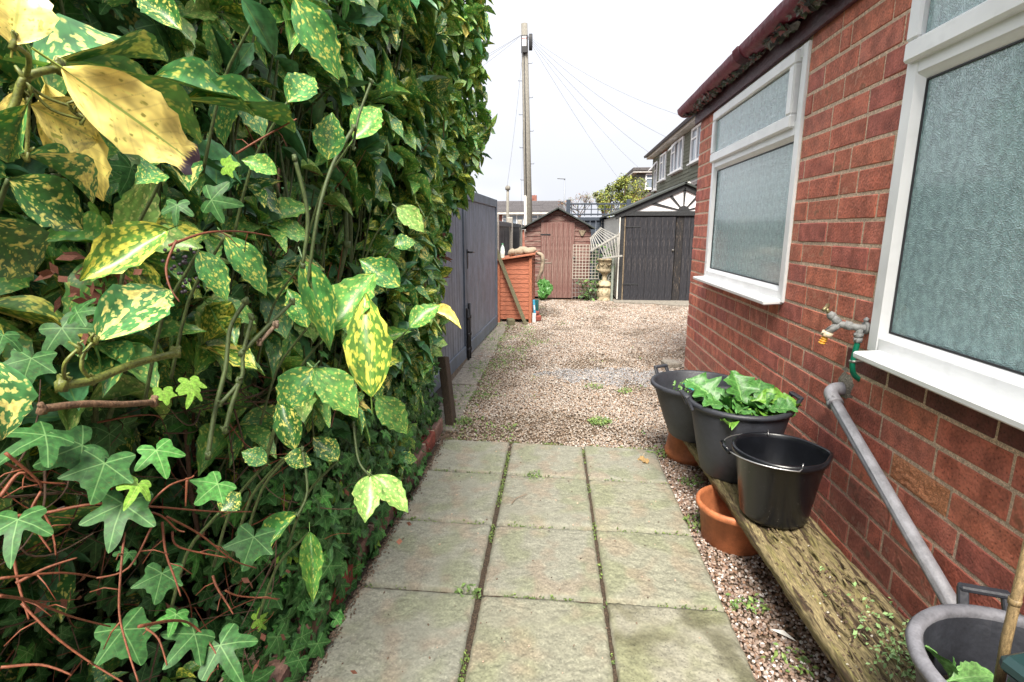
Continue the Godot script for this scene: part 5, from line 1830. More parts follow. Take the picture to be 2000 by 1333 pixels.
# ------------------------------------------------------------------ timber garage
func garage() -> void:
	mat("black_board", Color(.90, .92, 1.0), .85, "flake", Vector3(10, .2, 10), "n_grain", .5)
	mat("black_trim", Color(.028, .031, .037), .7, "wood", Vector3(2, 2, 2), "n_grain", .4)
	mat("cream_board", Color(.80, .77, .70), .8, "grime", Vector3(5, .7, 5))
	mat("white_render", Color(.84, .82, .82), .85, "faint", Vector3.ONE * 1.2)
	mat("worn_board", Color(1.9, 1.75, 1.6), .9, "flake", Vector3(5, .5, 5), "n_grain", .5)
	M.worn_board.albedo_color = Color(1, .96, .9)
	mat("bare_post", Color(.36, .28, .20), .9, "wood", Vector3(9, 1.5, 9), "n_grain", .4)
	var Z := -10.36
	var g := thing("timber_garage", Vector3(1.08, 0, Z), "black boarded timber garage with a white sunburst gable behind the brick house", "garage")
	# local: x 0 at the left corner, z 0 at the front
	var body := S()
	prism(body, at(Vector3(1.17, 0, -2.36)), [Vector2(-1.14, .0), Vector2(1.14, .0), Vector2(1.14, 1.60), Vector2(0, 2.06), Vector2(-1.14, 1.60)], 4.6)
	obj("carcass", body, M.black_trim, g)
	for i in 11:      # pale side boards
		var st := S()
		box(st, at(Vector3(.012, .83, -.16 - i * .43)), Vector3(.022, 1.58, .415), .003)
		obj("board", st, M.cream_board, g)
	var cp := S()
	bx(cp, Vector3(0, 0, -.05), Vector3(.10, 1.62, .02), .004)
	obj("corner_post", cp, M.black_trim, g)
	var lp := S()
	bx(lp, Vector3(.10, 0, -.05), Vector3(.125, 1.60, .0), .003)
	obj("door_jamb", lp, M.bare_post, g)
	var d := Node3D.new()
	d.name = "door"
	g.add_child(d, true)
	for i in 7:
		var st := S()
		box(st, at(Vector3(.128 + (i + .5) * .131, .80, .012 + rf(-.003, .003))), Vector3(.1295, 1.585, .024), .003)
		obj("door_board", st, M.black_board, d)
	for y in [.32, 1.40]:
		var st := S()
		bx(st, Vector3(.11, y, .026), Vector3(.40, y + .022, .033), .002)
		obj("hinge", st, M.black_trim, d)
	var lk := S(true)
	tube(lk, [Vector3(1.02, .98, .02), Vector3(1.02, .98, .05)], .018, -1, 10)
	obj("latch", lk, M.dull_metal, d)
	var d2 := Node3D.new()
	d2.name = "door_001"
	g.add_child(d2, true)
	for i in 9:
		var st := S()
		box(st, at(Vector3(1.06 + (i + .5) * .131, .81, -.002 + rf(-.004, .004))), Vector3(.127, 1.60, .022), .003)
		obj("door_board", st, M.worn_board if i == 0 else M.black_board, d2)
	var lt := S()
	bx(lt, Vector3(-.02, 1.612, -.04), Vector3(2.36, 1.70, .045), .005)
	obj("lintel", lt, M.black_trim, g)
	var gb := S()
	prism(gb, at(Vector3(1.17, 0, .005)), [Vector2(-1.03, 1.70), Vector2(1.03, 1.70), Vector2(0, 2.13)], .02)
	obj("gable_panel", gb, M.white_render, g)
	var hub := S()
	var hp := []
	for i in 13:
		hp.append(Vector2(cos(PI * i / 12.0) * .105, sin(PI * i / 12.0) * .095))
	prism(hub, at(Vector3(1.17, 1.70, .025)), hp, .035)
	obj("sunburst_hub", hub, M.black_trim, g)
	for a in [14.0, 48.0, 90.0, 132.0, 166.0]:
		var dir := Vector3(cos(deg_to_rad(a)), sin(deg_to_rad(a)), 0)
		var reach := minf(.95, (0.425 / (absf(dir.x) * .413 + dir.y)))
		var st := S()
		prism(st, Transform3D(Basis(Vector3(-dir.y, dir.x, 0), dir, Vector3(0, 0, 1)), Vector3(1.17, 1.70, .022)), [Vector2(-.012, .09), Vector2(.012, .09), Vector2(.026, reach), Vector2(-.026, reach)], .016)
		obj("sunburst_ray", st, M.black_trim, g)
	for s in [-1.0, 1.0]:
		var st := S()
		bar(st, Vector3(1.17 + s * 1.25, 1.60, .03), Vector3(1.17, 2.135, .03), .11, .035, Vector3(0, 0, 1), .004)
		obj("bargeboard", st, M.black_trim, g)
		var rt := S()
		var dd := Vector3(s * 1.25, -.535, 0).normalized()
		var up := Vector3(s * .535, 1.25, 0).normalized()
		if up.y < 0: up = -up
		box(rt, Transform3D(Basis(dd, up, dd.cross(up)), Vector3(1.17 + s * .63, 1.93, -2.33)), Vector3(1.42, .035, 4.85), .004)
		obj("roof", rt, M.felt, g)
	var pp := thing("grey_pipe_post", Vector3(.985, 0, -10.28), "thin grey green post standing between the urn and the garage", "post")
	var ps := S()
	bx(ps, Vector3(-.022, 0, -.02), Vector3(.022, .84, .02), .003)
	mat("grey_green", Color(.23, .26, .22), .8, "grime", Vector3.ONE * 4)
	obj("shaft", ps, M.grey_green, pp)

# ------------------------------------------------------------------ houses, poles and trees beyond the fences
func tile_courses(parent: Node, called: String, xf: Transform3D, w: float, h: float, pitch: float, m: Material, holes: Array = []) -> void:
	# overlapping courses on the xf plane (x along, y up, z out)
	var st := S()
	var y := 0.0
	while y < h - .01:
		var spans := [[0.0, w]]
		for o in holes:
			if y + pitch > o[2] and y < o[3]:
				var nxt := []
				for s in spans:
					if o[1] <= s[0] or o[0] >= s[1]: nxt.append(s)
					else:
						if o[0] > s[0]: nxt.append([s[0], o[0]])
						if o[1] < s[1]: nxt.append([o[1], s[1]])
				spans = nxt
		for s in spans:
			var x: float = s[0]
			while x < s[1] - .01:
				var l := minf(rf(.9, 1.5), s[1] - x)
				box(st, xf * Transform3D(Basis.from_euler(Vector3(-.12, 0, 0)), Vector3(x + l / 2, y + pitch / 2, rf(.0, .012))), Vector3(l - .012, pitch * 1.12, .03), 0.0)
				x += l
		y += pitch
	obj(called, st, m, parent).set_meta("kind", "stuff")

func far_window(parent: Node, xf: Transform3D, w: float, h: float, lights: int, vent := -1) -> void:
	# centre at the origin of xf, z out
	var f := S()
	var t := .075
	for q in [[-w / 2, -w / 2 + t, -h / 2, h / 2], [w / 2 - t, w / 2, -h / 2, h / 2], [-w / 2 + t, w / 2 - t, h / 2 - t, h / 2], [-w / 2 + t, w / 2 - t, -h / 2, -h / 2 + t]]:
		var lo := Vector3(q[0], q[2], -.03)
		var hi := Vector3(q[1], q[3], .06)
		box(f, xf * at((lo + hi) / 2), hi - lo, .008)
	for i in range(1, lights):
		var x := -w / 2 + w * i / lights
		box(f, xf * at(Vector3(x, 0, .012)), Vector3(.085, h - 2 * t, .08), .008)
	box(f, xf * at(Vector3(0, -h / 2 - .03, .05)), Vector3(w + .12, .05, .18), .008)
	for i in lights:
		if i != 0: continue
		box(f, xf * at(Vector3(-w / 2 + w * (i + .5) / lights, h * .2, .012)), Vector3(w / lights - .08, .06, .07), .006)
	var o := obj("window", f, M.far_white, parent)
	var p := S()
	box(p, xf * at(Vector3(0, 0, .0)), Vector3(w - .14, h - .14, .016), 0.0)
	obj("pane", p, M.far_glass, o)
	if vent >= 0:
		var v := S()
		box(v, xf * at(Vector3(-w / 2 + w * (vent + .5) / lights, h * .33, .20), Vector3(-.7, 0, 0)), Vector3(w / lights - .06, h * .34, .04), .006)
		obj("open_vent", v, M.far_white, o)

func beyond() -> void:
	mat("hung_tile", Color(.20, .215, .17), .9, "wood", Vector3(1.2, 5, 1.2))
	mat("hung_tile_grey", Color(.17, .17, .155), .9, "wood", Vector3(1.2, 5, 1.2))
	mat("far_white", Color(.80, .80, .81), .4)
	mat("far_glass", Color(.19, .23, .28), .08, "", Vector3.ONE)
	mat("far_roof", Color(.125, .115, .12), .9, "sand", Vector3.ONE * .7)
	mat("far_roof_red", Color(.34, .10, .07), .9, "sand", Vector3.ONE * .7)
	mat("far_brick", Color(.34, .14, .10), .9, "brick", Vector3.ONE * .6)
	mat("lead", Color(.10, .12, .15), .7)
	mat("wire_pale", Color(.13, .135, .15), .6)
	mat("gutter_white", Color(.66, .64, .60), .6, "grime", Vector3.ONE)
	# --- tile hung house on the right; its long side faces the yard
	var h := thing("tile_hung_house", Vector3(4.5, 0, -28.2), "two storey house with green grey tile hanging and white windows, behind the garage", "house")
	var fx := Transform3D(Basis(Vector3(0, 0, 1), Vector3.UP, Vector3(-1, 0, 0)), Vector3.ZERO)   # x runs towards the viewer, z out to the left
	var core := S()
	bx(core, Vector3(.03, 0, 0), Vector3(6.5, 4.9, 12.5), 0.0)
	obj("wall", core, M.far_brick, h)
	tile_courses(h, "tile_hanging", fx * at(Vector3(0, 3.0, .0)), 12.5, 1.75, .13, M.hung_tile, [[.85, 1.55, .25, 1.55], [2.3, 3.7, .55, 1.70], [4.85, 7.0, .62, 1.78], [8.3, 9.9, .62, 1.78]])
	far_window(h, fx * at(Vector3(1.2, 3.90, .02)), .70, 1.30, 1, 0)
	far_window(h, fx * at(Vector3(3.0, 4.12, .02)), 1.40, 1.15, 2)
	far_window(h, fx * at(Vector3(5.92, 4.20, .02)), 2.15, 1.16, 3, 1)
	far_window(h, fx * at(Vector3(9.1, 4.20, .02)), 1.6, 1.16, 2)
	var ev := S()
	bx(ev, Vector3(-.30, 4.84, -.25), Vector3(.05, 4.96, 12.7), .01)
	obj("eaves_board", ev, M.gutter_white, h)
	var gt := S(true)
	tube(gt, [Vector3(-.36, 4.97, -.3), Vector3(-.36, 4.97, 12.7)], .055, -1, 8)
	obj("gutter", gt, M.lead, h)
	var rf1 := S()
	box(rf1, Transform3D(Basis.from_euler(Vector3(0, 0, .30)), Vector3(1.4, 5.52, 6.2)), Vector3(3.8, .10, 13.1), 0.0)
	obj("roof", rf1, M.far_roof, h)
	# low roof over the ground floor
	var lr := S()
	box(lr, Transform3D(Basis.from_euler(Vector3(0, 0, .42)), Vector3(-.42, 2.82, 6.25)), Vector3(1.15, .09, 12.5), 0.0)
	obj("lower_roof", lr, M.far_roof, h)
	var gl := S(true)
	tube(gl, [Vector3(-.98, 2.62, .0), Vector3(-.98, 2.62, 12.5)], .06, -1, 8)
	obj("lower_gutter", gl, M.gutter_white, h)
	var lf := S()
	bx(lf, Vector3(-.93, 2.42, 0), Vector3(-.90, 2.58, 12.5), 0.0)
	bx(lf, Vector3(-.90, 0, .02), Vector3(.03, 2.42, 12.45), 0.0)
	obj("porch_wall", lf, M.gutter_white, h)
	var hp := S()
	prism(hp, Transform3D(Basis(Vector3(1, 0, 0), Vector3(0, 1, 0), Vector3(0, 0, 1)), Vector3(0, 0, -.5)), [Vector2(-1.0, 2.6), Vector2(.6, 2.6), Vector2(.0, 3.15)], .9)
	obj("hip_tiles", hp, M.far_roof_red, h)
	# --- dormer house further off
	var d := thing("dormer_house", Vector3(5.0, 0, -35.5), "far house with a grey tile hung dormer and one small white window", "house")
	var dc := S()
	bx(dc, Vector3(-.4, 0, -5), Vector3(5, 4.9, 1.2), 0.0)
	obj("wall", dc, M.hung_tile_grey, d)
	tile_courses(d, "tile_hanging", at(Vector3(-.4, 3.2, 1.22)), 2.0, 1.65, .15, M.hung_tile_grey, [[.45, 1.5, .55, 1.55]])
	tile_courses(d, "tile_hanging_001", Transform3D(Basis(Vector3(0, 0, 1), Vector3.UP, Vector3(-1, 0, 0)), Vector3(-.42, 3.2, -5)), 6.2, 1.65, .15, M.hung_tile)
	far_window(d, at(Vector3(.55, 4.28, 1.24)), 1.0, .9, 1)
	far_window(d, Transform3D(Basis(Vector3(0, 0, 1), Vector3.UP, Vector3(-1, 0, 0)), Vector3(-.45, 3.9, -1.6)), 1.5, 1.2, 2)
	var dr := S()
	bx(dr, Vector3(-.75, 4.88, -5.3), Vector3(5.2, 5.08, 1.55), .02)
	obj("roof", dr, M.far_roof, d)
	var de := S()
	bx(de, Vector3(-.72, 4.78, -5.2), Vector3(5.1, 4.878, 1.5), .01)
	obj("eaves_board", de, M.gutter_white, d)
	var dl := S()
	box(dl, Transform3D(Basis.from_euler(Vector3(.75, 0, 0)), Vector3(1.2, 2.9, 1.6)), Vector3(4.0, .1, 1.9), 0.0)
	obj("lower_roof", dl, M.far_roof_red, d)
	# --- bungalows across the back
	for b in [[-5.15, 4.9, -42.0, "long low bungalow roof left of the telegraph pole, white windows below", 0], [-2.6, 2.75, -44.5, "bungalow with grey roof and brick chimney right of the telegraph pole", 1]]:
		var bg := thing("bungalow", Vector3(b[0], 0, b[2]), b[3], "bungalow")
		var w: float = b[1]
		var st := S()
		bx(st, Vector3(0, 0, -6), Vector3(w, 2.75, 0), 0.0)
		obj("wall", st, M.far_brick, bg)
		tile_courses(bg, "roof", Transform3D(Basis(Vector3(1, 0, 0), Vector3(0, .40, -.92).normalized(), Vector3(0, .92, .40).normalized()), Vector3(-.15, 2.72, .45)), w + .3, 2.1 + .3 * b[4], .26, M.far_roof)
		var rb := S()
		prism(rb, Transform3D(Basis(Vector3(0, 0, -1), Vector3.UP, Vector3(1, 0, 0)), Vector3(w / 2, 0, 0)), [Vector2(-.4, 2.68), Vector2(6.4, 2.68), Vector2(1.6, 3.52), Vector2(4.4, 3.52)], w + .2)
		obj("roof_deck", rb, M.far_roof, bg)
		var fb := S()
		bx(fb, Vector3(-.15, 2.56, .42), Vector3(w + .15, 2.70, .46), 0.0)
		obj("fascia", fb, M.gutter_white, bg)
		for i in 2:
			far_window(bg, at(Vector3(w * (.28 + .45 * i), 2.0, .03)), 1.7, 1.1, 3)
		if b[4] == 1:
			var ch := S()
			bx(ch, Vector3(.05, 3.2, -1.9), Vector3(.45, 4.25, -1.5), .02)
			obj("chimney", ch, M.far_brick, bg)
	# --- telegraph pole
	mat("pole_wood", Color(.33, .318, .295), .9, "wood", Vector3(5, .6, 5), "n_grain", .4)
	var tp := thing("telegraph_pole", Vector3(-1.31, 0, -22), "tall weathered wooden telegraph pole with step irons and cable box", "pole")
	var top := Vector3(-.25, 9.02, 0)
	var ps := S(true)
	tube(ps, [Vector3(0, 0, 0), top * .5, top], .175, .125, 16)
	obj("shaft", ps, M.pole_wood, tp)
	for i in 9:
		var t := .30 + i * .068
		var s := 1.0 if i % 2 == 0 else -1.0
		var st := S(true)
		var c := top * t
		tube(st, [c + Vector3(s * .10, 0, .05), c + Vector3(s * .27, 0, .05), c + Vector3(s * .28, .04, .05)], .010, -1, 6)
		obj("step_iron", st, M.black_iron, tp)
	var cb := S()
	box(cb, at(top * .915 + Vector3(0, 0, .17)), Vector3(.24, .62, .12), .02)
	obj("cable_box", cb, M.black_iron, tp)
	var cl := S()
	box(cl, at(top * .925 + Vector3(0, 0, .235)), Vector3(.15, .34, .012), .003)
	obj("notice", cl, M.far_white, tp)
	var cl2 := S()
	box(cl2, at(top * .925 + Vector3(0, .10, .243)), Vector3(.15, .035, .004), 0)
	mat("notice_red", Color(.55, .06, .06), .6)
	obj("notice_band", cl2, M.notice_red, tp)
	var coil := S(true)
	for k in 4:
		var pts := []
		for i in 13:
			var a := TAU * i / 12.0
			pts.append(top * .925 + Vector3(.19 + .03 * k, .28 * cos(a), .10 + .08 * sin(a)))
		tube(coil, pts, .022, -1, 6)
	obj("cable_coil", coil, M.black_iron, tp)
	var pc := S(true)
	tube(pc, [top * .0 + Vector3(-.10, 0, .16), top * .30 + Vector3(-.10, 0, .15)], .055, -1, 8)
	obj("cable_guard", pc, M.gutter_white, tp)
	var wire := S(true)
	tube(wire, [top * .30 + Vector3(-.05, 0, .16), top * .6 + Vector3(-.03, 0, .15), top * .88 + Vector3(-.02, 0, .14)], .02, -1, 6)
	obj("riser_cable", wire, M.black_iron, tp)
	# overhead wires; each is a thing of its own
	var P := Vector3(-1.31, 0, -22) + top * .965
	var ends := [[Vector3(4.2, 5.0, -19.2), "highest overhead wire from the pole to the near house eaves"], [Vector3(4.2, 5.0, -23.0), "second overhead wire, from the pole to the middle of the house"], [Vector3(4.3, 4.9, -27.2), "third overhead wire, from the pole to the far end of the house"], [Vector3(4.9, 4.9, -34.5), "overhead wire from the pole to the dormer house"], [Vector3(5.5, 4.5, -46), "overhead wire from the pole passing behind the dormer house"],
		[Vector3(-9, 5.2, -20), "upper left overhead wire vanishing behind the hedge"], [Vector3(-9, 4.0, -18), "middle left overhead wire vanishing behind the hedge"], [Vector3(-7, 3.2, -15), "lowest left overhead wire vanishing behind the hedge"], [Vector3(-2.02, 2.9, -19.9), "steep stay wire running down to the small wooden post"], [Vector3(-3.0, 2.8, -40), "overhead wire from the pole down to the bungalow"]]
	for e in ends:
		var o := thing("overhead_wire", P, e[1], "wire", "overhead wires from the telegraph pole")
		var st := S(true)
		var pts := []
		for i in 13:
			var t := i / 12.0
			pts.append((e[0] - P) * t + Vector3(0, -.9 * t * (1 - t) * 4 * .35, 0))
		tube(st, pts, .0062, -1, 4, false)
		obj("strand", st, M.wire_pale, o)
	var sp := thing("small_post", Vector3(-2.02, 0, -20), "thin wooden post rising above the fence left of the telegraph pole", "post")
	var sps := S(true)
	tube(sps, [Vector3(0, 0, 0), Vector3(.02, 2.85, 0)], .06, .05, 10)
	obj("shaft", sps, M.pole_wood, sp)
	var spc := S(true)
	lathe(spc, at(Vector3(.02, 2.85, 0)), [Vector2(0, -.06), Vector2(.09, -.05), Vector2(.10, .04), Vector2(.06, .10), Vector2(0, .11)], 12)
	obj("cap", spc, M.pole_wood, sp)
	# --- street lamp
	mat("lamp_grey", Color(.22, .24, .27), .5)
	var lp := thing("street_lamp", Vector3(.17, 0, -45), "slim grey street lamp with a flat head, beyond the shed roof", "street lamp")
	var ls := S(true)
	tube(ls, [Vector3(0, 0, 0), Vector3(0, 5.5, 0)], .10, .055, 10)
	obj("column", ls, M.lamp_grey, lp)
	var lh := S()
	box(lh, at(Vector3(-.28, 5.48, 0), Vector3(0, 0, -.06)), Vector3(.66, .09, .22), .02)
	obj("lamp_head", lh, M.lamp_grey, lp)
	# --- trees
	tree(Vector3(3.35, 0, -30), 2.95, 1.15, [Color(.20, .24, .04), Color(.30, .31, .05), Color(.12, .17, .04)], 4200, "bushy yellow green tree below the dormer house", 1)
	tree(Vector3(2.45, 0, -31.5), 3.2, .62, [Color(.11, .14, .06), Color(.17, .18, .07)], 1400, "small dark green tree left of the yellow green one", 2)
	bare_tree(Vector3(1.05, 0, -32))
	shrub(Vector3(.78, 0, -10.9), .42, 1.1, "leafy green climber filling the gap between shed and garage", 420, 11)
	shrub(Vector3(.55, 0, -10.38), .20, .42, "dark bramble growing through the wire mesh", 110, 12)

func leaf_bit() -> ArrayMesh:
	if mesh_cache.has("bit"): return mesh_cache["bit"]
	var st := S()
	for t in [[Vector3(0, 0, 0), Vector3(-.28, .5, .08), Vector3(0, 1, -.05)], [Vector3(0, 0, 0), Vector3(0, 1, -.05), Vector3(.28, .5, .08)]]:
		tri(st, t[0], t[1], t[2])
	mesh_cache["bit"] = done(st)
	return mesh_cache["bit"]

func leafy(called: String, pts: Array, size: float, cols: Array, parent: Node) -> void:
	if not M.has("leaf_bit"):
		var m := StandardMaterial3D.new()
		m.vertex_color_use_as_albedo = true
		m.roughness = .6
		m.backlight_enabled = true
		m.backlight = Color(.15, .18, .04)
		M["leaf_bit"] = m
	var xfs := []
	var cc := []
	for p in pts:
		var d := Vector3(rf(-1, 1), rf(-1, .6), rf(-1, 1)).normalized()
		var l := size * rf(.6, 1.4)
		xfs.append(leaf_frame(p, d, Vector3(rf(-1, 1), 1, rf(-.3, 1)), l, l))
		var c: Color = cols[rng.randi() % cols.size()] * rf(.75, 1.25)
		c.a = 1
		cc.append(c)
	multi(called, leaf_bit(), M.leaf_bit, xfs, cc, parent)

func tree(p: Vector3, h: float, r: float, cols: Array, n: int, label: String, sd: int) -> void:
	var t := thing("tree", p, label, "tree")
	var st := S(true)
	tube(st, curve([Vector3.ZERO, Vector3(.05, h * .4, 0), Vector3(-.03, h * .8, 0)], 4), .13, .05, 8)
	var clumps := []
	for i in 26:
		var c := Vector3(rf(-1, 1), rf(-.9, 1), rf(-1, 1))
		if c.length() > 1.05: continue
		c = Vector3(c.x * r * 1.1, h + c.y * r * .95, c.z * r)
		clumps.append([c, rf(.22, .42) * r])
		tube(st, curve([Vector3(0, h * .5, 0), Vector3(c.x * .4, (c.y + h * .6) * .5, c.z * .4), c], 3), .04, .012, 5, false)
	obj("trunk", st, M.stem_brown, t)
	var pts := []
	for i in n:
		var k: Array = clumps[rng.randi() % clumps.size()]
		var d: Vector3 = Vector3(rf(-1, 1), rf(-1, 1), rf(-1, 1)).normalized() * pow(rng.randf(), .4) * k[1] * 1.15
		pts.append(k[0] + d)
	leafy("crown", pts, .13, cols, t)

func bare_tree(p: Vector3) -> void:
	var t := thing("bare_tree", p, "thin almost bare tree with a few rusty leaves behind the trellis", "tree")
	var st := S(true)
	var tips := []
	var grow := func(me: Callable, a: Vector3, d: Vector3, l: float, r: float, lev: int) -> void:
		var b := a + d * l
		tube(st, [a, a.lerp(b, .5) + Vector3(rf(-.03, .03), 0, rf(-.03, .03)), b], r, r * .7, 5, false)
		tips.append(b)
		if lev == 0: return
		for i in 3:
			var nd := (d + Vector3(rf(-.9, .9), rf(-.1, .5), rf(-.9, .9))).normalized()
			me.call(me, b, nd, l * rf(.6, .85), r * .62, lev - 1)
	grow.call(grow, Vector3.ZERO, Vector3.UP, 2.3, .06, 0)
	for i in 5:
		grow.call(grow, Vector3(0, 1.9 + i * .12, 0), Vector3(rf(-1, 1), .55, rf(-1, 1)).normalized(), .52, .028, 3)
	obj("trunk", st, M.twig_dark, t)
	var pts := []
	for i in 330:
		pts.append(tips[rng.randi() % tips.size()] + Vector3(rf(-.1, .1), rf(-.1, .1), rf(-.1, .1)))
	leafy("leaves", pts, .085, [Color(.24, .10, .05), Color(.20, .14, .07), Color(.16, .17, .06)], t)

func shrub(p: Vector3, r: float, h: float, label: String, n: int, sd: int) -> void:
	var t := thing("shrub", p, label, "shrub")
	var st := S(true)
	for i in 9:
		tube(st, curve([Vector3(rf(-.08, .08), 0, rf(-.08, .08)), Vector3(rf(-r, r) * .6, h * .5, rf(-.1, .1)), Vector3(rf(-r, r), h * rf(.7, 1.0), rf(-.1, .15))], 4), .008, .003, 5, false)
	obj("stems", st, M.stem_green, t)
	var pts := []
	for i in n:
		pts.append(Vector3(rf(-r, r), rf(.03, 1) * h, rf(-.16, .16)))
	leafy("foliage", pts, .075, [Color(.07, .15, .035), Color(.12, .22, .05), Color(.05, .10, .04)], t)

# ------------------------------------------------------------------ pots, plank, tap and pipe along the house wall
func kale_mesh(sd: int, lobed: float, ruffle: float) -> ArrayMesh:
	var r := RandomNumberGenerator.new()
	r.seed = sd
	var st := S(true)
	var rows := 18
	var cols := 10
	var g := []
	var uv := []
	for i in rows + 1:
		var t := float(i) / rows
		var w := 0.42 * pow(sin(PI * pow(t, 1.25) * .97 + .02), .75)
		if t < .35: w *= lerpf(.28, 1.0, t / .35)
		w *= 1.0 + lobed * sin(t * 24.0 + sd) * .5
		w = maxf(w, .018)
		var row := []
		var ur := []
		for j in cols + 1:
			var x := (float(j) / cols - .5) * 2.0
			var e := absf(x)
			var z := .16 * e * w * 2.0 - .28 * t * t + ruffle * e * e * sin(t * 21.0 + x * 2.0 + sd) + ruffle * .35 * sin(t * 37 + x * 6 + sd * 2)
			row.append(Vector3(x * w * (1.0 + .08 * sin(t * 55.0 + sd) * e), t - .1 * t * t, z))
			ur.append(Vector2(x * .5 + .5, t))
		g.append(row)
		uv.append(ur)
	for i in rows:
		for j in cols:
			for e in [[i, j], [i + 1, j + 1], [i, j + 1], [i, j], [i + 1, j], [i + 1, j + 1]]:
				st.set_uv(uv[e[0]][e[1]])
				st.add_vertex(g[e[0]][e[1]])
	return done(st)

func veined(called: String, green: Color, vein: Color) -> StandardMaterial3D:
	var n := 128
	var wob := FastNoiseLite.new()
	wob.seed = 9; wob.frequency = .06
	var m := StandardMaterial3D.new()
	m.resource_name = called
	m.albedo_texture = picture(n, func(i):
		var x := float(i % n) / n * 2.0 - 1.0
		var y := float(i / n) / n
		var c := green * (1.0 + .3 * wob.get_noise_2d(i % n, i / n))
		var k := ss(.07, .02, absf(x)) * (1.0 - y * .6)
		var s := absf(fposmod(y * 8.0 - absf(x) * 1.3, 1.0) - .5)
		k = maxf(k, .6 * ss(.08, .0, s))
		return c.lerp(vein, k))
	m.roughness = .45
	m.backlight_enabled = true
	m.backlight = Color(.20, .30, .06)
	M[called] = m
	return m

func plant_leaf(parent: Node, mesh: Mesh, m: Material, b: Vector3, t: Vector3, n: Vector3, w := 1.0) -> void:
	put("leaf", mesh, m, parent).transform = leaf_frame(b, t - b, n, b.distance_to(t), b.distance_to(t) * w)

func tub(called: String, p: Vector3, r0: float, r1: float, h: float, label: String, turn: float, soil_at: float, m: Material) -> Node3D:
	var t := thing(called, p, label, "plant tub", "", turn)
	var s := S(true)
	var q := .006
	lathe(s, at(Vector3.ZERO), [Vector2(0, 0), Vector2(r0 - .012, 0), Vector2(r0, .012), Vector2(lerpf(r0, r1, .3), h * .3), Vector2(lerpf(r0, r1, .88), h * .9), Vector2(r1 - .010, h - .022), Vector2(r1 + .006, h - .020), Vector2(r1 + .009, h - .010), Vector2(r1 + .004, h), Vector2(r1 - .010, h + .001), Vector2(r1 - .016, h - .008), Vector2(lerpf(r0, r1, .6) - q, h * .6), Vector2(r0 - q, .02), Vector2(0, .02)], 48)
	obj("shell", s, m, t)
	for sd in [-1.0, 1.0]:
		var hs := S()
		var x: float = sd * (r1 + .002)
		for z in [-.045, .045]:
			bar(hs, Vector3(x, h - .035, z), Vector3(x + sd * .032, h + .028, z * .92), .014, .022, Vector3(0, 0, 1), .003)
		bar(hs, Vector3(x + sd * .030, h + .026, -.050), Vector3(x + sd * .030, h + .026, .050), .024, .014, Vector3(0, 1, 0), .004)
		obj("handle", hs, m, t)
	var so := S(true)
	var rr := lerpf(r0, r1, soil_at / h) - .008
	var n := FastNoiseLite.new()
	n.seed = int(p.z * 100); n.frequency = 14.0
	var ring0 := []
	for k in 7:
		var ring := []
		for j in 20:
			var a := TAU * j / 20
			var v := Vector3(cos(a), 0, sin(a)) * rr * k / 6.0
			v.y = soil_at + .010 * n.get_noise_2d(v.x, v.z) - .01 * (k / 6.0)
			ring.append(v)
		if k > 0:
			for j in 20:
				quad(so, ring0[j], ring0[(j + 1) % 20], ring[(j + 1) % 20], ring[j])
		ring0 = ring
	obj("soil", so, M.soil_dark, t)
	return t

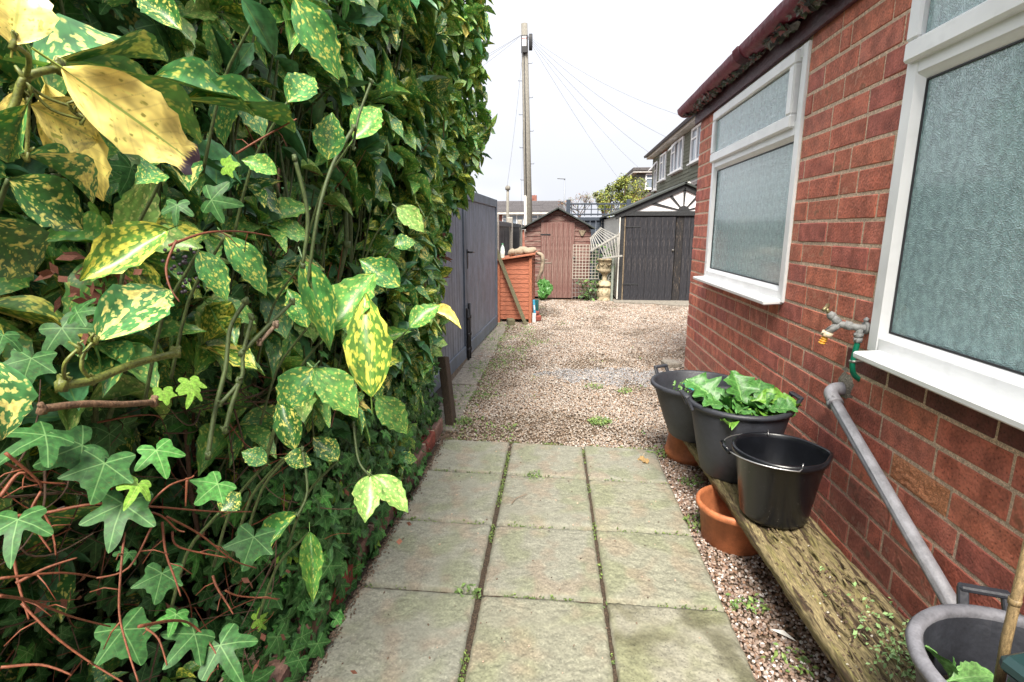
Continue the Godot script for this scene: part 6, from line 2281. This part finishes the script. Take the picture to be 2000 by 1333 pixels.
func pots() -> void:
	mat("tub_grey", Color(.033, .036, .046), .5, "grime", Vector3.ONE * 2.2, "n_grain", .12)
	mat("bucket_black", Color(.007, .008, .011), .27, "grime", Vector3.ONE * 3.0)
	mat("bucket_speck", Color(.35, .32, .28), .9)
	mat("tub_pale", Color(.20, .20, .225), .7, "grime", Vector3.ONE * 3.0, "n_grain", .15)
	mat("terracotta", Color(.50, .165, .065), .6, "grime", Vector3.ONE * 3.0, "n_grain", .1)
	mat("plank_wood", Color(.58, .54, .45), .9, "rot", Vector3(7.0, 7.0, .8), "n_rough", .4)
	# terracotta pots: one upside down under the far end, one standing under the middle
	var a := thing("terracotta_pot", Vector3(.795, 0, -3.09), "upturned terracotta pot under the far end of the plank", "pot", "terracotta pots")
	var s := S(true)
	lathe(s, at(Vector3.ZERO), [Vector2(.125, 0), Vector2(.140, .0), Vector2(.142, .045), Vector2(.136, .050), Vector2(.115, .184), Vector2(.108, .189), Vector2(0, .189)], 40)
	obj("shell", s, M.terracotta, a)
	var b := thing("terracotta_pot", Vector3(.785, 0, -2.20), "upright empty terracotta pot half hidden under the plank", "pot", "terracotta pots")
	s = S(true)
	lathe(s, at(Vector3.ZERO), [Vector2(0, 0), Vector2(.125, 0), Vector2(.133, .008), Vector2(.150, .150), Vector2(.158, .152), Vector2(.166, .160), Vector2(.168, .176), Vector2(.162, .186), Vector2(.152, .186), Vector2(.146, .170), Vector2(.128, .02), Vector2(0, .02)], 48)
	obj("shell", s, M.terracotta, b)
	plank()
	# far tub
	var ta := tub("plant_tub", Vector3(.765, .232, -2.86), .145, .250, .305, "far dark grey tub with low weeds and a scrap of turquoise netting", 2.2, .20, M.tub_grey)
	mat("turquoise", Color(.02, .42, .36), .5)
	var nt := S(true)
	for i in 14:
		var q := Vector3(.06 + rf(-.05, .06), .225 + rf(0, .03), .10 + rf(-.07, .05))
		tube(nt, curve([q, q + Vector3(rf(-.04, .04), rf(0, .03), rf(-.04, .04)), q + Vector3(rf(-.06, .06), rf(-.01, .02), rf(-.06, .06))], 3), .006, .004, 5)
	var no := obj("netting", nt, M.turquoise, ta)
	var wp := []
	for i in 130:
		var aa := rf(0, TAU)
		var rr := sqrt(rng.randf()) * .16
		wp.append(Vector3(cos(aa) * rr, .21 + rf(0, .06) , sin(aa) * rr))
	leafy("weeds", wp, .026, [Color(.15, .30, .06), Color(.10, .22, .05)], ta)
	# kale tub
	var tb := tub("plant_tub", Vector3(.832, .232, -2.41), .150, .222, .350, "middle dark grey tub full of leafy green kale", 0.05, .28, M.tub_grey)
	veined("kale_leaf", Color(.25, .44, .20), Color(.52, .66, .40))
	veined("kale_young", Color(.37, .55, .20), Color(.58, .70, .36))
	var kl := []
	for i in 4: kl.append(kale_mesh(3 + i * 4, [.25, .40, .30, .5][i], [.05, .065, .08, .06][i]))
	for i in 32:
		var phi := TAU * i / 32.0 * 3.4 + rf(-.3, .3)
		var out := rf(.05, .21)
		var base := Vector3(rf(-.05, .05), .27, rf(-.05, .05))
		var tip := base + Vector3(cos(phi) * out, rf(.07, .17) - out * .12, sin(phi) * out)
		plant_leaf(tb, kl[i % 4], M[["kale_leaf", "kale_leaf", "kale_young", "kale_leaf"][i % 4]], base, tip, Vector3(-cos(phi) * .5 + rf(-.3, .3), .9, -sin(phi) * .5 + .3), rf(.55, .85))
	# the long leaves that stick out over the rim
	for e in [[Vector3(.04, .35, .02), Vector3(.235, .40, .05), .62], [Vector3(-.06, .30, .0), Vector3(-.21, .47, -.10), .75], [Vector3(.02, .30, .0), Vector3(.0, .50, -.05), .8], [Vector3(.05, .30, .0), Vector3(.13, .46, -.09), .9], [Vector3(.08, .33, .08), Vector3(.17, .40, .17), .8], [Vector3(-.08, .33, .05), Vector3(-.19, .40, .12), .9], [Vector3(-.02, .33, .10), Vector3(-.07, .40, .21), .8]]:
		plant_leaf(tb, kl[rng.randi() % 4], M.kale_leaf if rng.randf() < .7 else M.kale_young, e[0], e[1], Vector3(rf(-.3, .2), 1, rf(.2, .6)), e[2])
	bucket()
	# nearest tub at the corner of the picture
	var tc := tub("plant_tub", Vector3(.945, .20, -.95), .155, .205, .30, "nearest pale grey tub with two toothed leaves and a bamboo cane", 1.34, .16, M.tub_grey)
	var rim := S(true)
	lathe(rim, at(Vector3.ZERO), [Vector2(.196, .276), Vector2(.214, .280), Vector2(.218, .292), Vector2(.211, .303), Vector2(.195, .304), Vector2(.187, .296), Vector2(.189, .280)], 48)
	obj("rim", rim, M.tub_pale, tc)
	veined("poppy_leaf", Color(.50, .70, .40), Color(.68, .82, .56))
	var pm := kale_mesh(40, .16, .018)
	var inv := tc.transform.affine_inverse()
	plant_leaf(tc, pm, M.poppy_leaf, inv * Vector3(.872, .375, -1.06), inv * Vector3(.832, .475, -1.085), Vector3(.3, .3, 1), .75)
	plant_leaf(tc, pm, M.poppy_leaf, inv * Vector3(.84, .40, -1.04), inv * Vector3(.95, .44, -1.045), Vector3(0, .8, .7), .5)
	plant_leaf(tc, pm, M.poppy_leaf, inv * Vector3(.86, .40, -1.06), inv * Vector3(.885, .432, -1.07), Vector3(0, .5, .8), .7)
	var cane := thing("bamboo_cane", Vector3(.896, .36, -.98), "tan bamboo cane standing in the nearest grey tub", "cane")
	mat("bamboo", Color(.44, .32, .17), .5, "wood", Vector3(20, 4, 20))
	s = S(true)
	tube(s, [Vector3(0, 0, 0), Vector3(-.009, .20, 0), Vector3(.004, .62, -.01)], .0095, .0085, 10)
	for y in [.285, .50]:
		var cpt := Vector3(-.009 + .031 * (y - .20), y, -.003)
		tube(s, [cpt + Vector3(0, -.006, 0), cpt, cpt + Vector3(0, .006, 0)], .0108, .0108, 10)
	obj("shaft", s, M.bamboo, cane)
	var wc := thing("green_plastic_can", Vector3(.868, .36, -.865), "dark green plastic can standing in the nearest grey tub", "can")
	mat("can_green", Color(.014, .040, .042), .32)
	s = S()
	box(s, at(Vector3(0, .10, 0), Vector3(.05, .3, -.03)), Vector3(.105, .22, .09), .02)
	obj("body", s, M.can_green, wc)
	s = S()
	box(s, at(Vector3(.003, .222, 0), Vector3(.05, .3, -.03)), Vector3(.118, .034, .10), .012)
	obj("lid", s, M.can_green, wc)
	s = S()
	box(s, at(Vector3(-.055, .14, .02), Vector3(.05, .3, .1)), Vector3(.02, .09, .04), .006)
	obj("spout", s, M.can_green, wc)
	tap()
	pipe()

func plank() -> void:
	var p := thing("plank", Vector3.ZERO, "rotting timber plank with moss and seedlings, resting on terracotta pots", "plank")
	var n := FastNoiseLite.new()
	n.seed = 91; n.frequency = 3.0; n.fractal_octaves = 4
	var st := S(true)
	var kx := 22
	var kz := 110
	var L0 := Vector3(.692, .23, -3.22)
	var L1 := Vector3(.775, .23, -.72)
	var g := []
	for j in kz + 1:
		var row := []
		var v := float(j) / kz
		for i in kx + 1:
			var u := float(i) / kx
			var e := minf(u, 1 - u)
			var left := L0.lerp(L1, v)
			var x := left.x + u * .285 + (0.006 * n.get_noise_2d(v * 9, 4.0 + u) if e < .01 else 0.0)
			var y := .232 + .005 * n.get_noise_2d(u * 4.0, v * 2.5) + .008 * n.get_noise_2d(u * 13.0, v * 1.3)
			y -= .010 * ss(.25, .6, n.get_noise_2d(u * 7.0 + 9.0, v * 4.0) + .25) * ss(0, .12, e)
			if e < .001: y -= .008
			row.append(Vector3(x, y, left.z))
		g.append(row)
	for j in kz:
		for i in kx:
			quad(st, g[j + 1][i], g[j + 1][i + 1], g[j][i + 1], g[j][i])
	var dn := Vector3(0, -.036, 0)
	for j in kz:
		quad(st, g[j][0] + dn, g[j + 1][0] + dn, g[j + 1][0], g[j][0])
		quad(st, g[j + 1][kx] + dn, g[j][kx] + dn, g[j][kx], g[j + 1][kx])
		quad(st, g[j][0] + dn, g[j][kx] + dn, g[j + 1][kx] + dn, g[j + 1][0] + dn)
	for i in kx:
		quad(st, g[kz][i] + dn, g[kz][i + 1] + dn, g[kz][i + 1], g[kz][i])
		quad(st, g[0][i + 1] + dn, g[0][i] + dn, g[0][i], g[0][i + 1])
	obj("board", st, M.plank_wood, p)
	# crumbs of rot and soil, splinters, seedlings
	var xfs := []
	var cols := []
	for i in 2600:
		var v := rf(.40, 1.0)
		if i % 3: v = rf(.62, 1.0)
		var u := clampf(rng.randfn(.45, .22), .05, .95)
		if n.get_noise_2d(u * 5, v * 9) < -.05: continue
		var left := L0.lerp(L1, v)
		var s := rf(.003, .009)
		xfs.append(Transform3D(Basis.from_euler(Vector3(rf(0, 6), rf(0, 6), rf(0, 6))).scaled(Vector3.ONE * s), Vector3(left.x + u * .285, .229 + rf(0, .004), left.z)))
		var c := Color(.10, .065, .045) * rf(.5, 1.6)
		if rng.randf() < .06: c = Color(.5, .47, .40)
		c.a = 1
		cols.append(c)
	multi("crumbs", stone_mesh(60), M.stone_chip, xfs, cols, p)
	var sp := S()
	for i in 70:
		var v := rf(.45, .85)
		var left := L0.lerp(L1, v)
		var q := Vector3(left.x + rf(.04, .25), .236, left.z)
		bar(sp, q, q + Vector3(rf(-.012, .012), rf(.0, .008), rf(.02, .07)), rf(.003, .008), .003, Vector3.UP, 0)
	obj("splinters", sp, M.plank_wood, p).set_meta("kind", "stuff")
	var sd := []
	for i in 150:
		var v := rng.randfn(.80, .05)
		var u := clampf(rng.randfn(.62, .17), .1, .95)
		var left := L0.lerp(L1, clampf(v, .6, .98))
		for k in 3:
			sd.append(Vector3(left.x + u * .285 + rf(-.006, .006), .238 + rf(0, .022), left.z + rf(-.006, .006)))
	leafy("seedlings", sd, .0135, [Color(.26, .42, .16), Color(.34, .50, .22), Color(.20, .34, .12)], p)

func bucket() -> void:
	var b := thing("bucket", Vector3(.862, .238, -2.01), "black builders bucket with a wire handle standing on the plank", "bucket")
	var st := S(true)
	var n := 64
	var rows := [Vector2(0, 0), Vector2(.112, 0), Vector2(.122, .008), Vector2(.125, .02), Vector2(.158, .252), Vector2(.161, .256), Vector2(.171, .258), Vector2(.174, .268), Vector2(.172, .280), Vector2(.164, .283), Vector2(.158, .278), Vector2(.156, .262), Vector2(.122, .022), Vector2(.0, .018)]
	var rings := []
	for q in rows:
		var ring := []
		for j in n:
			var a := TAU * j / n
			var r: float = q.x
			var lip := pow(maxf(0, cos(a)), 24.0) * ss(.18, .26, q.y) * (1.0 if q.x > .1 else 0.0)
			r += lip * .022
			if q.y > .01 and q.y < .25 and q.x > .121: r += .0016 * (1.0 if (j % 8) < 2 else 0.0)
			ring.append(Vector3(cos(a) * r, q.y - lip * .006, sin(a) * r))
		rings.append(ring)
	for i in rows.size() - 1:
		for j in n:
			quad(st, rings[i][j], rings[i + 1][j], rings[i + 1][(j + 1) % n], rings[i][(j + 1) % n])
	obj("shell", st, M.bucket_black, b)
	mat("wire_steel", Color(.55, .55, .56), .3)
	M.wire_steel.metallic = .9
	var w := S(true)
	var pts := []
	for i in 25:
		var a := PI * .5 + PI * i / 24.0
		pts.append(Vector3(cos(a) * (.206), .268 + .010 * sin((i / 24.0) * PI), sin(a) * .177))
	pts.push_front(Vector3(.012, .276, .170))
	pts.append(Vector3(.012, .276, -.170))
	tube(w, pts, .0024, -1, 6)
	tube(w, [Vector3(.012, .276, .170), Vector3(.016, .292, .165), Vector3(.012, .276, .148)], .0024, -1, 6)
	tube(w, [Vector3(.012, .276, -.170), Vector3(.016, .292, -.165), Vector3(.012, .276, -.148)], .0024, -1, 6)
	obj("handle", w, M.wire_steel, b)
	var gp := S(true)
	tube(gp, [Vector3(-.203, .279, -.046), Vector3(-.208, .279, 0), Vector3(-.203, .279, .046)], .0105, -1, 12)
	obj("grip", gp, M.bucket_black, b)
	var sk := S()
	for i in 150:
		var a := rf(PI * .0, PI)
		var t := pow(rng.randf(), 1.3)
		var r := lerpf(.1245, .157, t) + .0004
		var s := rf(.0003, .0009)
		box(sk, at(Vector3(cos(a) * r, .02 + t * .23, sin(a) * r)), Vector3(s, s * rf(.8, 2), s), 0)
	obj("mud_specks", sk, M.bucket_speck, b).set_meta("kind", "stuff")

func tap() -> void:
	mat("old_brass", Color(.34, .345, .34), .7, "grime", Vector3.ONE * 14, "n_rough", .4)
	M.old_brass.metallic = .2
	mat("brass_gold", Color(.36, .30, .16), .45, "sand", Vector3.ONE * 20)
	M.brass_gold.metallic = .6
	mat("connector_orange", Color(.85, .42, .05), .4)
	mat("connector_cream", Color(.72, .58, .42), .5)
	mat("pipe_green", Color(.0, .155, .085), .4)
	var t := thing("garden_tap", Vector3(1.2, .976, -2.15), "old grey garden tap with an orange hose connector on the brick wall", "tap")
	var st := S(true)
	tube(st, [Vector3(-.002, .0, 0), Vector3(-.012, 0, 0)], .026, .024, 16)
	tube(st, [Vector3(-.006, .03, 0), Vector3(-.012, .036, 0)], .011, .009, 10)
	tube(st, curve([Vector3(-.008, 0, 0), Vector3(-.030, .0, 0), Vector3(-.050, .002, -.012), Vector3(-.095, .008, -.040)], 4), .013, .014, 12)
	tube(st, [Vector3(-.052, .003, -.014), Vector3(-.072, .006, -.026)], .018, .018, 12)
	tube(st, [Vector3(-.028, .004, 0), Vector3(-.029, -.045, 0)], .013, .013, 12)
	tube(st, [Vector3(-.029, -.022, 0), Vector3(-.029, -.036, 0)], .0175, .0175, 12)
	tube(st, [Vector3(-.029, -.040, 0), Vector3(-.029, -.058, 0)], .0165, .015, 12)
	tube(st, [Vector3(-.090, .012, -.038), Vector3(-.122, .048, -.058)], .017, .013, 12)
	tube(st, [Vector3(-.108, .032, -.05), Vector3(-.117, .042, -.055)], .0185, .0185, 6)
	tube(st, [Vector3(-.088, .008, -.036), Vector3(-.120, -.030, -.055)], .0145, .015, 12)
	obj("body", st, M.old_brass, t)
	st = S(true)
	tube(st, [Vector3(-.122, .048, -.058), Vector3(-.132, .066, -.064)], .007, .007, 8)
	tube(st, [Vector3(-.148, .060, -.052), Vector3(-.132, .070, -.064), Vector3(-.120, .078, -.078)], .0065, .008, 10)
	obj("tap_handle", st, M.brass_gold, t)
	st = S(true)
	tube(st, [Vector3(-.118, -.028, -.054), Vector3(-.124, -.046, -.057)], .021, .021, 14)
	obj("hose_nut", st, M.connector_cream, t)
	st = S(true)
	tube(st, [Vector3(-.124, -.045, -.057), Vector3(-.134, -.080, -.063)], .0115, .010, 12)
	for k in 3:
		tube(st, [Vector3(-.127 - .003 * k, -.055 - .009 * k, -.0585 - .0015 * k), Vector3(-.128 - .003 * k, -.060 - .009 * k, -.059 - .0015 * k)], .0135, .0135, 12)
	obj("hose_connector", st, M.connector_orange, t)
	st = S(true)
	tube(st, curve([Vector3(-.029, -.055, 0), Vector3(-.036, -.105, .003), Vector3(-.038, -.150, .002), Vector3(-.025, -.190, -.004), Vector3(.006, -.215, -.01)], 5), .0105, -1, 12)
	obj("green_hose", st, M.pipe_green, t)
	st = S(true)
	tube(st, [Vector3(-.052, -.135, .002), Vector3(-.002, -.135, .002)], .005, -1, 6)
	tube(st, [Vector3(-.036, -.140, .002), Vector3(-.036, -.130, .002)], .0135, -1, 12)
	obj("pipe_clip", st, M.dull_metal, t)

func pipe() -> void:
	mat("pipe_grey", Color(.34, .34, .37), .55, "grime", Vector3.ONE * 4, "n_grain", .1)
	mat("mortar_grey", Color(.36, .32, .26), .95, "sand", Vector3.ONE * 6, "n_rough", 1.0)
	var p := thing("waste_pipe", Vector3(1.2, .695, -2.255), "grey plastic waste pipe slanting down the brick wall from an elbow", "pipe")
	var d := Vector3(.0, -.41, .87).normalized()
	var o := Vector3(-.068, -.005, 0)
	var st := S(true)
	tube(st, [o + d * .06, o + d * 1.33], .0235, -1, 20)
	obj("shaft", st, M.pipe_grey, p)
	st = S(true)
	var pts := []
	for i in 9:
		var a := PI * .5 * i / 8.0
		pts.append(Vector3(-.018, .0, 0).lerp(Vector3(-.018, 0, 0), 0) + Vector3(-.05 * sin(a), 0, 0) + d * .05 * (1 - cos(a)))
	pts.push_front(Vector3(.01, 0, 0))
	pts.append(pts[pts.size() - 1] + d * .035)
	tube(st, pts, .0275, -1, 20)
	tube(st, [o + d * .075, o + d * .090], .0315, -1, 20)
	obj("elbow", st, M.pipe_grey, p)
	st = S(true)
	var n := FastNoiseLite.new()
	n.seed = 6; n.frequency = 12
	var prev := []
	for k in 5:
		var ring := []
		for j in 18:
			var a := TAU * j / 18
			var r := (.018 + .014 * k) * (1.0 + .5 * n.get_noise_2d(cos(a) * .1, sin(a) * .1) * (k / 4.0))
			ring.append(Vector3(-.008 + .0025 * k - .004 * n.get_noise_2d(a, k), sin(a) * r + .012, cos(a) * r))
		if k > 0:
			for j in 18: quad(st, prev[j], ring[j], ring[(j + 1) % 18], prev[(j + 1) % 18])
		prev = ring
	obj("mortar_patch", st, M.mortar_grey, p)

# ------------------------------------------------------------------ weeds, moss, litter
func weeds() -> void:
	# moss and soil in the joints of the paving
	var pts := []
	for e in [[Vector3(-.297, 0, -3.17), Vector3(-.277, 0, -1.2), 900], [Vector3(.160, 0, -3.13), Vector3(.190, 0, -1.2), 520], [Vector3(-.74, 0, -2.728), Vector3(.60, 0, -2.682), 420], [Vector3(-.74, 0, -2.203), Vector3(.61, 0, -2.190), 420], [Vector3(-.74, 0, -1.727), Vector3(.61, 0, -1.714), 380], [Vector3(-.74, 0, -3.19), Vector3(.60, 0, -3.14), 700]]:
		var n := FastNoiseLite.new()
		n.seed = int(e[2]); n.frequency = 2.4
		for i in e[2]:
			var t := rng.randf()
			if n.get_noise_1d(t * 3.0) < .06: continue
			var p: Vector3 = e[0].lerp(e[1], t)
			pts.append(p + Vector3(rf(-.009, .009), .008 + rf(0, .014), rf(-.009, .009)))
	var mo := thing("moss", Vector3.ZERO, "green moss and tiny weeds growing in the joints of the paving", "moss")
	leafy("moss_tufts", pts, .011, [Color(.11, .17, .035), Color(.075, .125, .03), Color(.15, .21, .05)], mo)
	# low weeds over the gravel
	var ws := thing("weeds", Vector3.ZERO, "patchy low green weeds spreading over the yard gravel", "weeds")
	var wp := []
	var nn := FastNoiseLite.new()
	nn.seed = 97; nn.frequency = 1.1; nn.fractal_octaves = 3
	for i in 30000:
		var x := rf(-.94, 1.15)
		var z := rf(-9.5, -3.15)
		var want := nn.get_noise_2d(x * 1.5, z) + .58 * ss(.2, -.65, x) - .42
		if want < 0 or rng.randf() > want * 2.4: continue
		wp.append(Vector3(x, .0 + rf(.002, .014), z))
	for c in [[.30, -3.60, .06, 260], [.72, -2.72, .05, 50], [.68, -2.30, .07, 130], [.70, -1.75, .05, 50], [.62, -3.08, .06, 80], [.75, -1.5, .06, 40], [.55, -4.35, .05, 90], [.30, -4.45, .07, 60], [.9, -3.6, .04, 60], [-.32, -1.72, .035, 70], [-.12, -2.69, .04, 60], [-.68, -3.52, .06, 150]]:
		for i in c[3]:
			var a := rf(0, TAU)
			var r: float = sqrt(rng.randf()) * c[2]
			wp.append(Vector3(c[0] + cos(a) * r * 1.3, .006 + rf(0, .030), c[1] + sin(a) * r))
	leafy("sprigs", wp, .020, [Color(.12, .20, .05), Color(.09, .16, .04), Color(.17, .24, .06)], ws)
	tag(mo.get_child(0), "", "", "", "stuff")
	# soil crumbs along the hedge side and on the slabs
	var xfs := []
	var cols := []
	for i in 1500:
		var z := rf(-3.3, -1.2)
		var x := -.745 + absf(rng.randfn(0, .016))
		if i % 9 == 0: x = rf(-.7, .55)
		var s := rf(.003, .010)
		xfs.append(Transform3D(Basis.from_euler(Vector3(rf(0, 6), rf(0, 6), rf(0, 6))).scaled(Vector3.ONE * s), Vector3(x, .027, z)))
		var c := Color(.12, .085, .06) * rf(.5, 1.6)
		if i % 9 == 0 and rng.randf() < .4: c = Color(.45, .33, .25)
		c.a = 1
		cols.append(c)
	var cr := multi("soil_crumbs", stone_mesh(61), M.stone_chip, xfs, cols, self)
	tag(cr, "dark soil crumbs and grit scattered along the hedge side of the paving", "soil")
	# a few separate things lying about
	var dl := thing("fallen_leaf", Vector3(.50, .030, -2.945), "curled brown fallen leaf lying on the far right paving slab", "leaf")
	var m := kale_mesh(77, .1, .08)
	put("blade", m, M.dry_leaf, dl).transform = leaf_frame(Vector3(-.03, 0, 0), Vector3(1, .1, -.2), Vector3(0, 1, .3), .065, .06)
	put("blade", m, M.dry_leaf, dl).transform = leaf_frame(Vector3(0, .004, .01), Vector3(.5, .2, .8), Vector3(0, 1, .3), .045, .05)
	var wl := thing("white_scrap", Vector3(.765, .012, -1.62), "torn white scrap lying on the gravel beside the plank", "scrap")
	var st := S()
	for q in [[Vector3(-.03, 0, -.02), Vector3(.01, .008, .02), Vector3(.04, .002, .035)], [Vector3(-.03, 0, -.02), Vector3(.04, .002, .035), Vector3(.012, .006, -.012)]]:
		tri(st, q[0], q[1], q[2])
	mat("scrap_white", Color(.72, .70, .66), .6)
	obj("flake", st, M.scrap_white, wl)
	var tg := thing("pale_twig", Vector3(-.19, .031, -2.42), "thin pale twig lying on the middle paving slab", "twig")
	st = S(true)
	tube(st, curve([Vector3(-.03, 0, .05), Vector3(-.01, .003, .0), Vector3(.04, .001, -.05)], 4), .0022, .0012, 5)
	obj("shaft", st, M.stem_pale, tg)
	var cs := thing("stone_block", Vector3(1.13, 0, -5.30), "pale stone block on the gravel at the corner of the brick house", "block")
	st = S()
	box(st, at(Vector3(0, .02, 0), Vector3(0, .2, 0)), Vector3(.15, .07, .18), .012)
	obj("stone", st, M.concrete, cs)
	# broad leaved plant in front of the shed
	var rp := thing("broad_leaved_plant", Vector3(-.32, 0, -10.25), "broad leaved green plant drooping in front of the shed door", "plant")
	var km := [kale_mesh(13, .08, .03), kale_mesh(19, .12, .04)]
	for i in 15:
		var phi := rf(-.6, PI + .6)
		var base := Vector3(rf(-.03, .03), rf(.16, .46), rf(-.03, .03))
		var tip := base + Vector3(cos(phi) * rf(.08, .2), rf(-.28, -.06), sin(phi) * rf(.05, .14))
		plant_leaf(rp, km[i % 2], M.kale_leaf, base, tip, Vector3(cos(phi) * .5, .7, .8), .85)
	st = S(true)
	tube(st, curve([Vector3(0, 0, 0), Vector3(.03, .25, .02), Vector3(.0, .48, 0)], 4), .016, .010, 7)
	obj("stem", st, M.stem_green, rp)
